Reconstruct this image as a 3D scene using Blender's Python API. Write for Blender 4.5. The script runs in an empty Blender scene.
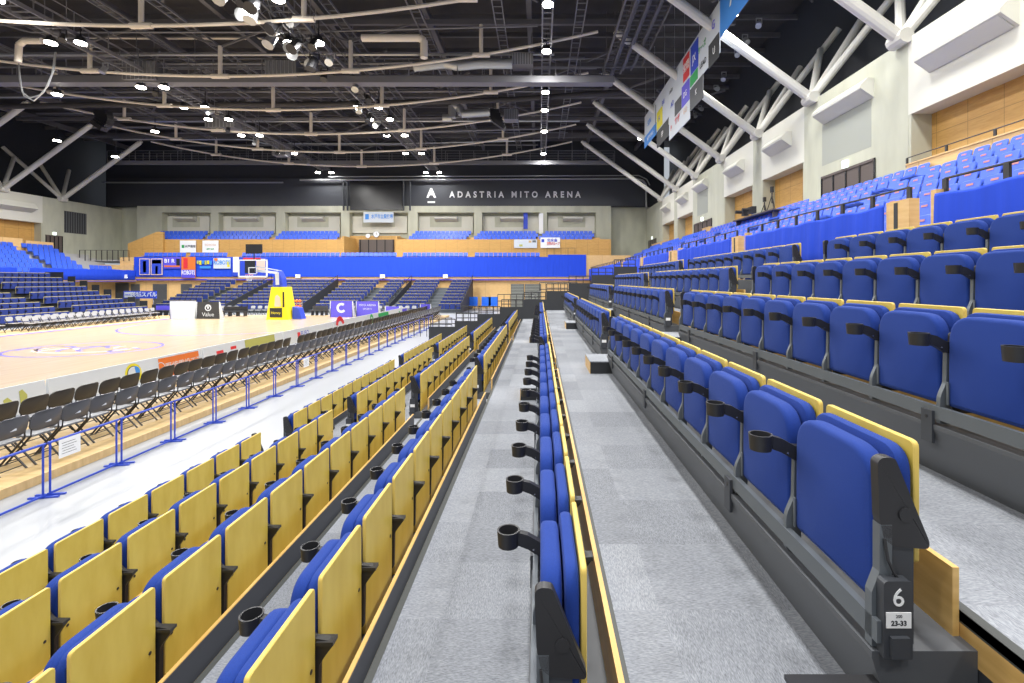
import bpy, bmesh, math, random
from mathutils import Vector, Matrix
random.seed(7)
D = bpy.data
SC = bpy.context.scene
C = SC.collection
PI = math.pi
H0 = 2.98            # everything is built about the eye level; the hall floor ends up at z = 0

# ---------------------------------------------------------------- materials
def srgb(r, g, b):
    f = lambda c: (c/255/12.92) if c/255 <= .04045 else ((c/255+.055)/1.055)**2.4
    return (f(r), f(g), f(b), 1)

MATS = {}
def mat(name, col, rough=.5, metal=0, noise=0, scale=8, emit=0, bump=0, bscale=60, coat=0, stretch=None):
    if name in MATS: return MATS[name]
    m = D.materials.new(name); m.use_nodes = True
    nt = m.node_tree; N = nt.nodes; L = nt.links
    p = N['Principled BSDF']
    p.inputs['Base Color'].default_value = srgb(*col)
    p.inputs['Roughness'].default_value = rough
    p.inputs['Metallic'].default_value = metal
    if coat: p.inputs['Coat Weight'].default_value = coat
    if emit:
        p.inputs['Emission Color'].default_value = srgb(*col)
        p.inputs['Emission Strength'].default_value = emit
    if noise or bump:
        tc = N.new('ShaderNodeTexCoord'); mp = N.new('ShaderNodeMapping')
        L.new(tc.outputs['Object'], mp.inputs['Vector'])
        if stretch: mp.inputs['Scale'].default_value = stretch
    if noise:
        n = N.new('ShaderNodeTexNoise'); n.inputs['Scale'].default_value = scale; n.inputs['Detail'].default_value = 5
        L.new(mp.outputs['Vector'], n.inputs['Vector'])
        r = N.new('ShaderNodeMapRange')
        r.inputs['From Min'].default_value = .3; r.inputs['From Max'].default_value = .7
        r.inputs['To Min'].default_value = 1-noise; r.inputs['To Max'].default_value = 1+noise
        L.new(n.outputs['Fac'], r.inputs['Value'])
        h = N.new('ShaderNodeHueSaturation'); h.inputs['Color'].default_value = srgb(*col)
        L.new(r.outputs['Result'], h.inputs['Value']); L.new(h.outputs['Color'], p.inputs['Base Color'])
    if bump:
        n = N.new('ShaderNodeTexNoise'); n.inputs['Scale'].default_value = bscale; n.inputs['Detail'].default_value = 3
        L.new(mp.outputs['Vector'], n.inputs['Vector'])
        b = N.new('ShaderNodeBump'); b.inputs['Strength'].default_value = bump; b.inputs['Distance'].default_value = .01
        L.new(n.outputs['Fac'], b.inputs['Height']); L.new(b.outputs['Normal'], p.inputs['Normal'])
    MATS[name] = m
    return m

def carpet_mat():
    m = D.materials.new('grey_carpet_tiles'); m.use_nodes = True
    nt = m.node_tree; N = nt.nodes; L = nt.links; p = N['Principled BSDF']
    p.inputs['Roughness'].default_value = .95
    g = N.new('ShaderNodeNewGeometry')
    def vmath(op, a, b):
        v = N.new('ShaderNodeVectorMath'); v.operation = op
        L.new(a, v.inputs[0])
        if isinstance(b, tuple): v.inputs[1].default_value = b
        else: L.new(b, v.inputs[1])
        return v.outputs[0]
    sc = vmath('MULTIPLY', g.outputs['Position'], (2, 2, 0))
    fl = vmath('FLOOR', sc, (0, 0, 0))
    wn = N.new('ShaderNodeTexWhiteNoise'); wn.noise_dimensions = '2D'; L.new(fl, wn.inputs['Vector'])
    def noise(scale3):
        v = vmath('MULTIPLY', g.outputs['Position'], scale3)
        n = N.new('ShaderNodeTexNoise'); n.inputs['Scale'].default_value = 1; n.inputs['Detail'].default_value = 2
        L.new(v, n.inputs['Vector']); return n.outputs['Fac']
    na = noise((330, 60, 20)); nb = noise((60, 330, 20))
    ch = N.new('ShaderNodeTexChecker'); ch.inputs['Scale'].default_value = 1
    L.new(vmath('ADD', fl, (.5, .5, .5)), ch.inputs['Vector'])
    mx = N.new('ShaderNodeMix'); L.new(ch.outputs['Fac'], mx.inputs['Factor']); L.new(na, mx.inputs['A']); L.new(nb, mx.inputs['B'])
    nl = noise((1.6, 1.1, 1))
    def madd(a, k, c):
        x = N.new('ShaderNodeMath'); x.operation = 'MULTIPLY_ADD'; L.new(a, x.inputs[0]); x.inputs[1].default_value = k
        if isinstance(c, (int, float)): x.inputs[2].default_value = c
        else: L.new(c, x.inputs[2])
        return x.outputs[0]
    v = madd(wn.outputs['Value'], .07, .27)
    v = madd(mx.outputs['Result'], .44, v)
    v = madd(nl, .10, v)
    cr = N.new('ShaderNodeValToRGB'); L.new(v, cr.inputs['Fac'])
    cr.color_ramp.elements[0].position = .42; cr.color_ramp.elements[0].color = srgb(96, 100, 108)
    cr.color_ramp.elements[1].position = .72; cr.color_ramp.elements[1].color = srgb(178, 182, 190)
    L.new(cr.outputs['Color'], p.inputs['Base Color'])
    MATS['carpet'] = m
    return m

def wood_mat(name, c1, c2, scale=(2, 2, 14), rough=.45, panel=None, pc=(120, 90, 50)):
    m = D.materials.new(name); m.use_nodes = True
    nt = m.node_tree; N = nt.nodes; L = nt.links; p = N['Principled BSDF']
    p.inputs['Roughness'].default_value = rough
    g = N.new('ShaderNodeNewGeometry')
    mp = N.new('ShaderNodeMapping'); mp.inputs['Scale'].default_value = scale
    L.new(g.outputs['Position'], mp.inputs['Vector'])
    n = N.new('ShaderNodeTexNoise'); n.inputs['Scale'].default_value = 1; n.inputs['Detail'].default_value = 6
    L.new(mp.outputs['Vector'], n.inputs['Vector'])
    cr = N.new('ShaderNodeValToRGB'); L.new(n.outputs['Fac'], cr.inputs['Fac'])
    cr.color_ramp.elements[0].position = .3; cr.color_ramp.elements[0].color = srgb(*c1)
    cr.color_ramp.elements[1].position = .7; cr.color_ramp.elements[1].color = srgb(*c2)
    out = cr.outputs['Color']
    if panel:                       # thin joints between wall panels
        bt = N.new('ShaderNodeTexBrick'); mp2 = N.new('ShaderNodeMapping')
        sep = N.new('ShaderNodeSeparateXYZ'); L.new(g.outputs['Position'], sep.inputs[0])
        ad = N.new('ShaderNodeMath'); L.new(sep.outputs['X'], ad.inputs[0]); L.new(sep.outputs['Y'], ad.inputs[1])
        cb = N.new('ShaderNodeCombineXYZ'); L.new(ad.outputs[0], cb.inputs['X']); L.new(sep.outputs['Z'], cb.inputs['Y'])
        L.new(cb.outputs[0], bt.inputs['Vector'])
        bt.offset = 0; bt.inputs['Scale'].default_value = 1
        bt.inputs['Brick Width'].default_value = panel[0]; bt.inputs['Row Height'].default_value = panel[1]
        bt.inputs['Mortar Size'].default_value = .012
        bt.inputs['Color1'].default_value = (1, 1, 1, 1); bt.inputs['Color2'].default_value = (.93, .93, .93, 1)
        bt.inputs['Mortar'].default_value = (.6, .6, .6, 1)
        mm = N.new('ShaderNodeMix'); mm.data_type = 'RGBA'; mm.blend_type = 'MULTIPLY'; mm.inputs['Factor'].default_value = 1
        L.new(out, mm.inputs[6]); L.new(bt.outputs['Color'], mm.inputs[7]); out = mm.outputs[2]
    L.new(out, p.inputs['Base Color'])
    MATS[name] = m
    return m

M_carpet = carpet_mat()
M_ply = wood_mat('seat_back_plywood', (214, 184, 74), (228, 202, 96), (9, 9, 3), .38)
M_edge = mat('plywood_edge', (226, 196, 100), .5)
M_board = wood_mat('kick_board_wood', (212, 168, 96), (236, 196, 124), (3, 3, 26), .4)
M_wall_wood = wood_mat('wall_wood_panels', (196, 150, 82), (212, 168, 98), (3, 3, 22), .5, panel=(1.2, 1.6))
M_lwood = wood_mat('parapet_wood', (226, 184, 122), (238, 200, 140), (3, 3, 22), .45, panel=(2.4, 3))
M_court = wood_mat('court_maple', (186, 165, 133), (199, 180, 149), (6, .5, 1), .22)
M_plat = wood_mat('platform_wood', (200, 168, 116), (220, 190, 138), (3, 14, 3), .5)
M_blue = mat('seat_fabric_blue', (9, 52, 138), .88, noise=.10, scale=220, bump=.25, bscale=500)
M_blue.node_tree.nodes['Principled BSDF'].inputs['Sheen Weight'].default_value = .08
M_blue.node_tree.nodes['Principled BSDF'].inputs['Sheen Tint'].default_value = (.45, .6, 1, 1)
M_black = mat('black_plastic', (44, 44, 47), .42)
M_steel = mat('grey_painted_steel', (104, 110, 116), .45, .2)
M_dsteel = mat('dark_painted_steel', (66, 69, 75), .5, .1)
M_dark = mat('charcoal_panel', (52, 54, 58), .6, noise=.05, scale=3)
M_dkface = mat('dark_laminate', (62, 64, 70), .5)
M_skirt = mat('grey_skirt_panel', (86, 89, 94), .5)
M_conc = mat('concrete', (188, 189, 172), .85, noise=.13, scale=.9, stretch=(1, 1, .35), bump=.1, bscale=6)
M_white = mat('white_plaster', (216, 215, 204), .8, noise=.02, scale=1)
M_floorw = mat('white_floor_sheet', (164, 167, 172), .35, noise=.02, scale=.6)
M_uplastic = mat('light_blue_plastic', (62, 102, 222), .42)
M_orange = mat('orange_number_plate', (196, 132, 128), .5)
M_banner = mat('blue_banner_cloth', (26, 72, 214), .85, noise=.05, scale=2, stretch=(6, 6, .5))
M_tube = mat('white_steel_tube', (214, 212, 204), .5)
M_chord = mat('beige_painted_chord', (222, 213, 200), .5)
M_roof = mat('dark_roof_deck', (64, 62, 63), .9, noise=.12, scale=1)
M_rbeam = mat('dark_roof_steel', (98, 97, 101), .6)
M_cat = mat('catwalk_steel', (122, 122, 127), .55, .2)
M_blackwall = mat('black_wall_panel', (50, 53, 60), .6, noise=.06, scale=.4)
M_band = mat('black_front_band', (60, 63, 70), .55, noise=.08, scale=.25)
M_screen = mat('screen_glass_off', (36, 37, 40), .25)
M_lamp = mat('lamp_lens', (255, 250, 238), .3, emit=40)
M_exit = mat('exit_light_face', (240, 255, 245), .3, emit=1.3)
M_duct = mat('galvanised_duct', (176, 178, 180), .35, .6)
M_fence = mat('blue_fence_paint', (44, 74, 190), .4)
M_paper = mat('white_paper', (240, 241, 242), .7)
M_ink = mat('black_ink', (30, 32, 38), .6)
M_adwhite = mat('white_vinyl', (206, 214, 224), .5)
M_adorange = mat('orange_vinyl', (220, 118, 48), .5)
M_adgreen = mat('olive_green_vinyl', (176, 178, 96), .5)
M_green = mat('green_print', (30, 160, 80), .5)
M_red = mat('red_print', (214, 50, 56), .5)
M_pblue = mat('blue_print', (50, 76, 200), .5)
M_lblue = mat('light_blue_print', (60, 140, 225), .5)
M_purple = mat('purple_blue_vinyl', (92, 84, 214), .5)
M_yellow = mat('yellow_pad', (244, 226, 40), .5)
M_yprint = mat('yellow_print', (226, 214, 40), .5)
M_skin = mat('pale_print', (224, 196, 180), .5)
M_chairback_shaded = mat('chair_back_shaded_tone', (62, 60, 58), .42)  # court-side row: same chair back, shade painted in as darker brown
M_chairback_lit = mat('chair_back_lit_tone', (78, 80, 86), .3)  # barrier-side row: same chair back, light painted in as paler grey
M_chairseat = mat('chair_seat_pad', (112, 116, 124), .35)
M_chleg = mat('chair_black_tube', (34, 32, 32), .4)
M_courtline = mat('court_line_blue', (88, 78, 205), .4)
M_glass = D.materials.new('clear_backboard'); M_glass.use_nodes = True
_p = M_glass.node_tree.nodes['Principled BSDF']
_p.inputs['Base Color'].default_value = (.9, .95, 1, 1); _p.inputs['Transmission Weight'].default_value = 1; _p.inputs['Roughness'].default_value = .02; _p.inputs['IOR'].default_value = 1.05
M_door = mat('dark_brown_door', (92, 82, 78), .5)
M_grille = mat('grille_grey', (96, 98, 100), .6)
M_ggrille = mat('concrete_grille', (160, 163, 154), .7)
M_nosing = mat('dark_nosing', (76, 78, 76), .5)
M_udeck = mat('upper_deck_concrete', (176, 176, 178), .85)
M_brightblue = mat('bright_blue_chair', (30, 110, 225), .5)
M_chrome = mat('bright_metal', (200, 202, 206), .25, .8)

# ---------------------------------------------------------------- mesh builder
class MB:
    def __init__(s): s.v = []; s.f = []; s.m = []; s.mats = []
    def mi(s, m):
        if m not in s.mats: s.mats.append(m)
        return s.mats.index(m)
    def add(s, vs, fs, m):
        b = len(s.v); i = s.mi(m); s.v += [tuple(x) for x in vs]
        for f in fs: s.f.append(tuple(b+k for k in f)); s.m.append(i)
        return s
    def box(s, x0, x1, y0, y1, z0, z1, m):
        vs = [(x, y, z) for z in (z0, z1) for y in (y0, y1) for x in (x0, x1)]
        return s.add(vs, [(0, 2, 3, 1), (4, 5, 7, 6), (0, 1, 5, 4), (2, 6, 7, 3), (0, 4, 6, 2), (1, 3, 7, 5)], m)
    def tube(s, a, b, r, m, n=8, r2=None):
        a = Vector(a); b = Vector(b); d = (b-a).normalized(); r2 = r if r2 is None else r2
        u = d.orthogonal().normalized(); w = d.cross(u)
        vs = [];
        for p, rr in ((a, r), (b, r2)):
            for k in range(n):
                t = 2*PI*k/n + PI/n; vs.append(p+u*math.cos(t)*rr+w*math.sin(t)*rr)
        fs = [(k, (k+1) % n, n+(k+1) % n, n+k) for k in range(n)] + [tuple(range(n-1, -1, -1)), tuple(range(n, 2*n))]
        return s.add(vs, fs, m)
    def bar(s, a, b, w, h, m):
        a = Vector(a); b = Vector(b); d = (b-a).normalized()
        up = Vector((0, 0, 1)) if abs(d.z) < .99 else Vector((0, 1, 0))
        u = d.cross(up).normalized(); t = u.cross(d)
        vs = [p+u*i*w/2+t*j*h/2 for p in (a, b) for i, j in ((-1, -1), (1, -1), (1, 1), (-1, 1))]
        return s.add(vs, [(0, 1, 2, 3), (7, 6, 5, 4), (0, 4, 5, 1), (1, 5, 6, 2), (2, 6, 7, 3), (3, 7, 4, 0)], m)
    def path(s, pts, r, m, n=8):
        for a, b in zip(pts, pts[1:]): s.tube(a, b, r, m, n)
        return s
    def prism(s, poly, a0, a1, m, ax='y'):
        n = len(poly)
        def P(p, a):
            if ax == 'y': return (p[0], a, p[1])
            if ax == 'x': return (a, p[0], p[1])
            return (p[0], p[1], a)
        vs = [P(p, a0) for p in poly]+[P(p, a1) for p in poly]
        fs = [(k, (k+1) % n, n+(k+1) % n, n+k) for k in range(n)]+[tuple(range(n-1, -1, -1)), tuple(range(n, 2*n))]
        return s.add(vs, fs, m)
    def ring(s, c, ro, ri, z0, z1, m, n=20):
        vs = []
        for z, r in ((z0, ro*.9), (z1, ro), (z1, ri), (z0+.006, ri*.88)):
            for k in range(n):
                t = 2*PI*k/n; vs.append((c[0]+r*math.cos(t), c[1]+r*math.sin(t), z))
        fs = []
        for j in range(3):
            fs += [(j*n+k, j*n+(k+1) % n, (j+1)*n+(k+1) % n, (j+1)*n+k) for k in range(n)]
        fs += [tuple(range(n-1, -1, -1)), tuple(range(3*n, 4*n))]
        return s.add(vs, fs, m)
    def mesh(s, name, smooth=False):
        me = D.meshes.new(name); me.from_pydata(s.v, [], s.f)
        for m in s.mats: me.materials.append(m)
        me.polygons.foreach_set('material_index', s.m)
        bm = bmesh.new(); bm.from_mesh(me); bmesh.ops.recalc_face_normals(bm, faces=bm.faces); bm.to_mesh(me); bm.free()
        if smooth:
            me.polygons.foreach_set('use_smooth', [True]*len(me.polygons))
            try: me.set_sharp_from_angle(angle=math.radians(38))
            except Exception: pass
        me.update()
        return me

def link(name, me, parent=None, loc=None):
    o = D.objects.new(name, me); C.objects.link(o)
    if parent: o.parent = parent
    if loc is not None: o.location = loc
    return o
def empty(name, loc=(0, 0, 0), rz=0):
    o = D.objects.new(name, None); C.objects.link(o); o.location = loc; o.rotation_euler = (0, 0, rz); o.empty_display_size = .1
    return o
def tag(o, label, cat, group=None, kind=None):
    o['label'] = label; o['category'] = cat
    if group: o['group'] = group
    if kind: o['kind'] = kind
    return o
def struct(name, mb):
    o = link(name, mb.mesh(name)); o['kind'] = 'structure'; return o
def part(name, mb, parent, smooth=False, loc=None):
    return link(name, mb.mesh(name, smooth), parent, loc)
def copy_tree(o):
    c = o.copy(); C.objects.link(c)
    for ch in o.children:
        d = ch.copy(); C.objects.link(d); d.parent = c
        for g in ch.children:
            e = g.copy(); C.objects.link(e); e.parent = d
    return c
def text_mesh(body, size, m, depth=.004, spacing=1, bold=0, fit=None):
    cu = D.curves.new('writing', 'FONT'); cu.body = body; cu.size = size; cu.extrude = depth; cu.space_character = spacing
    cu.align_x = 'CENTER'; cu.align_y = 'CENTER'; cu.offset = bold
    cu.resolution_u = 3
    ob = D.objects.new('writing', cu); C.objects.link(ob)
    dg = bpy.context.evaluated_depsgraph_get()
    me = D.meshes.new_from_object(ob.evaluated_get(dg))
    D.objects.remove(ob); D.curves.remove(cu)
    me.materials.clear(); me.materials.append(m)
    if fit:
        xs_ = [v.co.x for v in me.vertices]; k = fit/(max(xs_)-min(xs_)); c0 = (max(xs_)+min(xs_))/2
        for v in me.vertices: v.co.x = (v.co.x-c0)*k
    return me
def text(name, body, size, m, parent, loc, rot, **k):
    o = link(name, text_mesh(body, size, m, **k), parent, loc); o.rotation_euler = rot; return o

def rounded_poly(pts, rs, seg=5):
    out = []; n = len(pts)
    for i in range(n):
        p = Vector(pts[i]); a = Vector(pts[i-1]); b = Vector(pts[(i+1) % n]); r = rs[i]
        if r <= 0: out.append(tuple(p)); continue
        da = (a-p).normalized(); db = (b-p).normalized()
        p0 = p+da*r; p1 = p+db*r
        for k in range(seg+1):
            t = k/seg; q = p0*(1-t)**2+p*2*t*(1-t)+p1*t*t; out.append(tuple(q))
    return out
def slab(poly, x0, x1, m, bev, seg=2, medge=None):
    """a padded panel: polygon in (y,z) given depth x0..x1, front and back rims rounded"""
    bm = bmesh.new()
    va = [bm.verts.new((x0, p[0], p[1])) for p in poly]; vb = [bm.verts.new((x1, p[0], p[1])) for p in poly]
    fa = bm.faces.new(va); fb = bm.faces.new(vb[::-1]); n = len(poly)
    for k in range(n): bm.faces.new((va[k], vb[k], vb[(k+1) % n], va[(k+1) % n]))
    bmesh.ops.recalc_face_normals(bm, faces=bm.faces)
    if bev: bmesh.ops.bevel(bm, geom=list(fa.edges)+list(fb.edges), offset=bev, segments=seg, profile=.5, affect='EDGES')
    me = D.meshes.new('panel'); 
    me.materials.append(m)
    if medge:
        me.materials.append(medge)
        for f in bm.faces:
            if abs(f.normal.x) < .9: f.material_index = 1
    for f in bm.faces: f.smooth = True
    bm.to_mesh(me); bm.free()
    try: me.set_sharp_from_angle(angle=math.radians(40))
    except Exception: pass
    return me

ORD = 'zeroth first second third fourth fifth sixth seventh eighth ninth tenth eleventh twelfth thirteenth fourteenth fifteenth sixteenth seventeenth eighteenth nineteenth'.split()
TENS = {2: 'twent', 3: 'thirt', 4: 'fort', 5: 'fift', 6: 'sixt', 7: 'sevent'}
def ordinal(n):
    if n < 20: return ORD[n]
    t, u = divmod(n, 10)
    return TENS[t]+('ieth' if u == 0 else 'y-'+ORD[u])

# ---------------------------------------------------------------- camera
F = 484.0
cam = D.cameras.new('camera'); cam.sensor_width = 36; cam.lens = 36*F/1024
cam.shift_x = -27.5/1024; cam.shift_y = -61.5/1024; cam.clip_end = 200; cam.clip_start = .05
co = D.objects.new('camera', cam); C.objects.link(co); co.rotation_euler = (PI/2, 0, 0); SC.camera = co
def PX(px, Y): return (px-539.5)*Y/F
def PZ(py, Y): return (280-py)*Y/F

# ---------------------------------------------------------------- rows of retractable seats
REAR = [-3.98, -2.95, -1.92, -.89, .145, 1.16, 2.19, 3.22, 4.25]      # back faces of the nine rows
TOP = [-2.175, -1.85, -1.532, -1.22, -.88, -.494, -.141, .23, .604]   # tops of the seat backs
FL = [t-.87 for t in TOP]; FL[0] = -2.98
BLK = [1.45, 7.83, 14.23]
XN = [REAR[k]+.126 for k in range(9)]                                  # risers behind each row
YEND = 22.0
XB = 5.3                                                               # balcony front

def build_decks():
    for k in range(1, 9):
        x0 = XN[k-1]; x1 = XN[k] if k < 8 else XB
        mb = MB(); z = FL[k]
        mb.box(x0, x1+.001, -1.5, YEND, z-.03, z, M_carpet)
        mb.box(x0, x0+.035, -1.5, YEND, z-.036, z+.002, M_nosing)
        struct('floor', mb)
        mb = MB(); mb.box(x0+.003, x0+.02, -1.5, YEND-.02, -2.98, z-.036, M_dkface)
        mb.box(x0, x0+.012, -1.5, YEND-.01, z-.13, z-.036, M_board)
        struct('trim_%d' % k, mb)
    # dark under-seat skirts, one per block
    for k in range(9):
        for b, y0 in enumerate(BLK):
            r = REAR[k]; f = FL[k]
            mb = MB()
            mb.prism([(r-.10, f), (r-.185, f+.255), (r-.185, f+.275), (XN[k], f+.275), (XN[k], f)], y0-.03, y0+5.55, M_skirt)
            o = struct('trim_%d' % (20+k*3+b), mb)
build_decks()
mb = MB(); mb.box(-60, 14, -4, 66, -3.2, -2.98, M_floorw); struct('floor', mb)

def row_label(k): return ordinal(k+1)+' row up from the floor'
BNAME = ['near', 'middle', 'far']

# seat prototypes: local x = depth (0 front .. .14 back), y along the row, z above the floor of the row
W0, W1 = .026, .484
cush_poly = rounded_poly([(W0, .375), (W0+.005, .835), (W1-.005, .835), (W1, .375)], [.02, .13, .13, .02], 7)
ME_cush = slab(cush_poly, 0, .068, M_blue, .02, 3)
bk_poly = rounded_poly([(W0, .45), (W0, .852), (W1, .852), (W1, .45)], [.02, .085, .085, .02], 6)
ME_back = slab(bk_poly, .074, .121, M_blue, .016, 2)
sh_poly = rounded_poly([(.032, .24), (.032, .872), (.472, .872), (.472, .24)], [.012, .022, .022, .012], 3)
ME_shell = slab(sh_poly, .123, .142, M_ply, .003, 1, M_edge)
ME_shell2 = slab(rounded_poly([(.026, .50), (.026, .872), (.480, .872), (.480, .50)], [.012, .022, .022, .012], 3), .123, .142, M_ply, .003, 1, M_edge)
mb = MB(); mb.tube((.1415, .075, .563), (.1445, .075, .563), .009, M_black, 10); ME_screw2 = mb.mesh('screw')
mb = MB(); mb.tube((.1415, .435, .563), (.1445, .435, .563), .009, M_black, 10)
ME_screw = mb.mesh('screw')
mb = MB(); mb.prism(rounded_poly([(.03, .58), (.03, .74), (.05, .75), (.13, .655), (.205, .645), (.207, .628), (.185, .60), (.15, .55), (.145, .34), (.05, .34)], [.01]*10, 2), .4865, .5135, M_black)
ME_arm = mb.mesh('armrest')
mb = MB()
mb.box(.142, .21, .476, .523, .632, .647, M_black)
ME_armtip = mb.mesh('armrest_tip')
def cup_mesh():
    mb = MB(); cx = -.128; cy = .5; DZ = .010
    mb.ring((cx, cy), .046, .039, .672+DZ, .735+DZ, M_black, 20)
    pts = [(-.088, .739, .688), (-.05, .730, .674), (.0, .702, .644), (.06, .697, .638)]
    for (xa, ta, ba), (xb, tb, bb) in zip(pts, pts[1:]):
        mb.prism([(xa, ba), (xa, ta), (xb, tb), (xb, bb)], .4825, .5125, M_black)
    mb.box(-.03, -.024, .480, .4825, .67, .676, M_chrome)
    return mb.mesh('cup_holder', True)
ME_cup = cup_mesh()
mb = MB()
mb.prism(rounded_poly([(-.03, .285), (-.03, .42), (.0, .49), (.004, .66), (.03, .66), (.03, .285)], [.01, .02, .01, .01, .01, .01], 2), .488, .512, M_steel)
mb.box(-.008, -.002, .466, .480, .385, .50, M_steel)
ME_post = mb.mesh('leg')
ENDP = rounded_poly([(-.012, .66), (-.018, .828), (.003, .84), (.035, .836), (.138, .585), (.133, .567), (.03, .575), (.0, .60)], [.01, .012, .01, .01, .012, .01, .01, .01], 3)
mb = MB(); mb.prism(ENDP, -.018, .014, M_black); mb.tube((.065, -.023, .67), (.065, -.017, .67), .021, M_black, 16)
ME_endarm = mb.mesh('end_armrest', True)
mb = MB(); mb.prism(ENDP, .502, .545, M_black)
ME_endarm2 = mb.mesh('end_armrest', True)
mb = MB()
mb.prism([(-.035, .28), (-.035, .44), (-.012, .50), (-.012, .64), (.025, .64), (.025, .28)], -.018, .012, M_steel)
mb.box(.025, .095, -.010, .008, .28, .60, M_dsteel)
mb.path([(.0, -.022, .60), (.006, -.028, .54), (.025, -.028, .50), (.05, -.028, .47)], .0045, M_black, 6)
ME_endleg = mb.mesh('leg')
mb = MB(); mb.prism([(-.035, .28), (-.035, .44), (-.012, .50), (-.012, .64), (.025, .64), (.025, .28)], .506, .54, M_steel); mb.box(.025, .095, .51, .528, .28, .62, M_dsteel)
ME_endleg2 = mb.mesh('leg')
mb = MB(); mb.prism(rounded_poly([(-.022, .265), (-.022, .492), (.062, .492), (.062, .265)], [.006, .014, .014, .006], 3), -.05, -.019, M_dsteel)
mb.box(-.006, .046, -.062, -.05, .275, .335, M_dsteel)
ME_nbox = mb.mesh('number_box')
mb = MB(); mb.box(-.016, .056, -.0525, -.05, .358, .403, M_paper); ME_nlabel = mb.mesh('seat_range_label')
ME_n6 = text_mesh('6', .074, M_paper, .0008); ME_rng = text_mesh('23-33', .0195, M_ink, .0004, bold=.0006); ME_rng2 = text_mesh('200', .0125, M_ink, .0004)

PARTMAP = (('seat_cushion', ME_cush), ('back_cushion', ME_back), ('back_shell', ME_shell))
for k in range(9):
    for b, y0 in enumerate(BLK):
        for i in range(11):
            t = empty('auditorium_chair', (REAR[k]-.142, y0+.5*i, FL[k] if k else TOP[0]-.87))
            tag(t, 'folded blue seat, %s in the %s block, %s' % (ordinal(i+1), BNAME[b], row_label(k)), 'seat', 'folding seats of the retractable stand')
            for nm, me in PARTMAP: link(nm, ME_shell2 if me is ME_shell and k > 3 else me, t)
            link('screw', ME_screw, t); link('screw', ME_screw2, t)
            if i < 10:
                a = link('armrest', ME_arm, t); link('cup_holder', ME_cup, t); link('leg', ME_post, t); link('armrest_tip', ME_armtip, a)
            else:
                link('armrest', ME_endarm2, t); link('leg', ME_endleg2, t)
            if i == 0:
                link('armrest', ME_endarm, t); link('leg', ME_endleg, t)
                nb = link('number_box', ME_nbox, t); link('number_plate', ME_nlabel, nb)
                if k == 5 and b == 0:
                    for nm, me, loc in (('seat_number', ME_n6, (.020, -.051, .443)), ('seat_number', ME_rng, (.020, -.0529, .372)), ('seat_number', ME_rng2, (.020, -.0529, .392))):
                        o = link(nm, me, nb, loc); o.rotation_euler = (PI/2, 0, 0)
        # beam under the seats of this block
        mb = MB(); r = REAR[k]-.142; f = FL[k] if k else TOP[0]-.87
        mb.box(r-.035, r-.01, y0-.04, y0+5.54, f+.305, f+.37, M_steel)
        beam = tag(link('seat_beam', mb.mesh('seat_beam')), 'grey steel beam under the %s block of seats, %s' % (BNAME[b], row_label(k)), 'beam', 'beams carrying the folding seats')
        for q in (1.05, 3.05, 5.05):
            mb = MB(); mb.box(r-.05, r-.034, y0+q-.035, y0+q+.035, f+.18, f+.345, M_dsteel); mb.tube((r-.052, y0+q, f+.31), (r-.05, y0+q, f+.31), .009, M_black, 8)
            part('bracket', mb, beam)
        # wooden board behind the seats
        if k < 8:
            xb = REAR[k]+.103; mb = MB(); zt = FL[k]+.485 if k else FL[1]+.125
            zb = FL[k+1]-.15
            mb.box(xb, xb+.020, y0+.03, y0+5.48, zb, zt, M_board)
            o = link('kick_board', mb.mesh('kick_board'))
            tag(o, 'long low wooden board behind the %s block of seats, %s' % (BNAME[b], row_label(k)), 'board', 'wooden boards behind the seat rows')
            mb = MB(); mb.box(xb+.0201, xb+.0225, y0+.07, y0+5.48, FL[k+1]+.003, zt-.006, M_dkface); part('dark_backing', mb, o)

# step boxes in the aisles between the blocks
mb = MB()
mb.box(-.42, .09, 0, .72, 0, .165, M_dark); mb.box(-.425, .09, -.004, .724, .165, .18, M_carpet); mb.box(-.426, -.42, -.002, .722, 0, .165, M_board)
ME_step = mb.mesh('aisle_step')
mb = MB(); mb.box(-.42, .09, 0, .72, 0, .165, M_dark); mb.box(-.425, .09, -.004, .724, .165, .18, M_black)
ME_step0 = mb.mesh('aisle_step')
for k in range(9):
    for a, y0 in enumerate((.73, 7.04, 13.44)):
        f = FL[k]
        o = link('aisle_step', ME_step if a else ME_step0, None, (REAR[k], y0, f))
        tag(o, '%s step box in the %s aisle, %s' % ('carpet topped' if a else 'black topped', ('first', 'second', 'third')[a], row_label(k)), 'step', 'step boxes in the stand aisles')

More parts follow.
